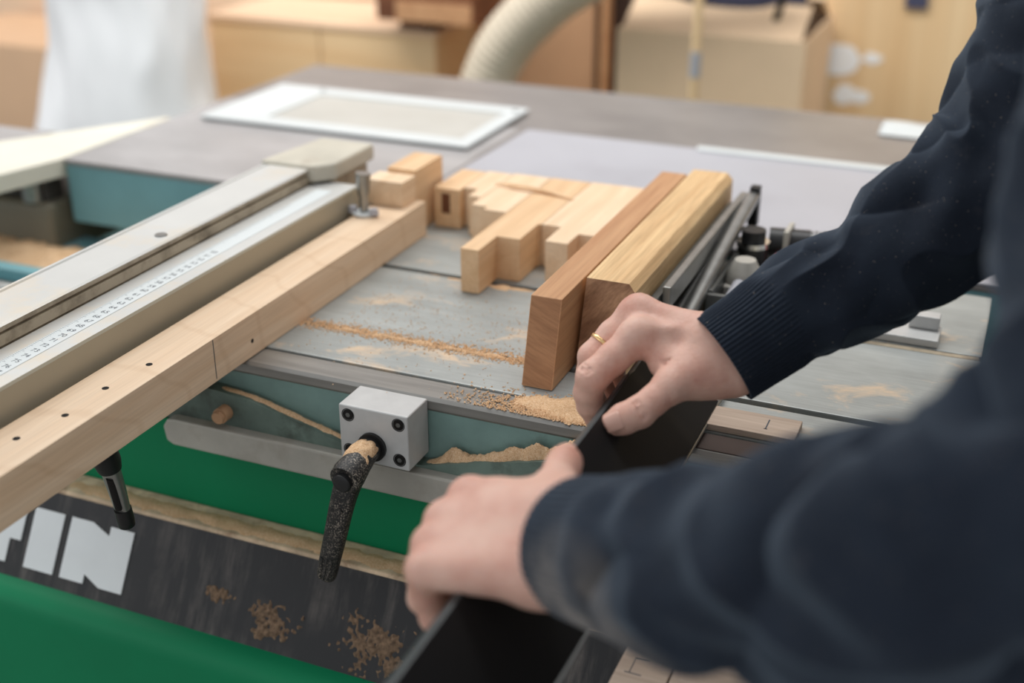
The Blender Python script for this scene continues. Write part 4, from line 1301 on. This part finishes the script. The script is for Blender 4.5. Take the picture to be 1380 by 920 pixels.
bg = thing('blue_bag', (-0.65, 2.76, -0.05), 'dark blue cloth bundle lying in the open cardboard box', 'cloth')
V, F = [], []
for i in range(21):
    for t in range(36):
        a, e = 2 * math.pi * t / 36, -math.pi / 2 + math.pi * i / 20
        w = 1 + 0.22 * noise.noise(Vector((math.cos(a) * 1.3, math.sin(a) * 1.3, e * 1.6)))
        V.append((-0.645 + 0.185 * w * math.cos(e) * math.cos(a), 2.77 + 0.09 * w * math.cos(e) * math.sin(a), 0.03 + 0.085 * w * math.sin(e)))
for i in range(20):
    for t in range(36):
        F.append((i * 36 + t, i * 36 + (t + 1) % 36, (i + 1) * 36 + (t + 1) % 36, (i + 1) * 36 + t))
add('bundle', (V, F), 'blue', bg, smooth=True)
add('strap', tube([(-0.52, 2.66, -0.03), (-0.50, 2.655, 0.05), (-0.50, 2.70, 0.12)], 0.008, 8), 'black', bg, smooth=True)
po = thing('thin_pole', (-0.616, 2.40, FLOOR), 'thin pale upright pole in front of the open cardboard box', 'pole')
add('pole_shaft', cyl((-0.616, 2.40, FLOOR + 0.02), (-0.616, 2.40, 0.70), 0.0095, 14), 'ply', po, smooth=True, angle=40)
add('pole_sleeve', cyl((-0.616, 2.40, -0.085), (-0.616, 2.40, -0.035), 0.0108, 14), 'grey_sheet', po, smooth=True, angle=40)
add('pole_base', cyl((-0.616, 2.40, FLOOR), (-0.616, 2.40, FLOOR + 0.02), 0.05, 20), 'slot', po)
# plywood sheet at the right with scuffs of white filler
ps = thing('plywood_board', (-0.2, 2.98, FLOOR), 'upright plywood board with white scuffs at the right', 'board')
add('panel_sheet', box(-0.55, -0.034, 2.96, 2.98, FLOOR, 0.75), 'ply', ps, bevel=0.002)
add('panel_sheet', box(-0.031, 0.9, 2.965, 2.985, FLOOR, 0.75), 'ply', ps, bevel=0.002)


def patch(cx, cz, rx, rz, seed):
    pts = []
    for k in range(26):
        a = 2 * math.pi * k / 26
        w = 1 + 0.45 * noise.noise(Vector((math.cos(a) * 1.4, math.sin(a) * 1.4, seed)))
        pts.append((cx + rx * w * math.cos(a), cz + rz * w * math.sin(a)))
    pts = [(x * 1.096, 0.46 + (z - 0.46) * 1.096) for x, z in pts]
    add('white_scuff', prism(pts, 1, 2.9585, 2.9601), 'bag', ps, label='smear of white filler')


patch(-0.392, -0.090, 0.060, 0.034, 1.0)
patch(-0.355, -0.165, 0.036, 0.021, 9.0)
patch(-0.432, -0.140, 0.012, 0.012, 12.0)
patch(-0.315, -0.082, 0.020, 0.010, 15.0)
add('hanging_label', box(-0.287, -0.238, 2.950, 2.9585, -0.015, 0.05), 'blue', ps, label='small dark plate fixed to the panel', bevel=0.002)
add('panel_batten', box(-0.050, -0.031, 2.94, 2.9585, FLOOR, 0.75), 'pine', ps, bevel=0.002)
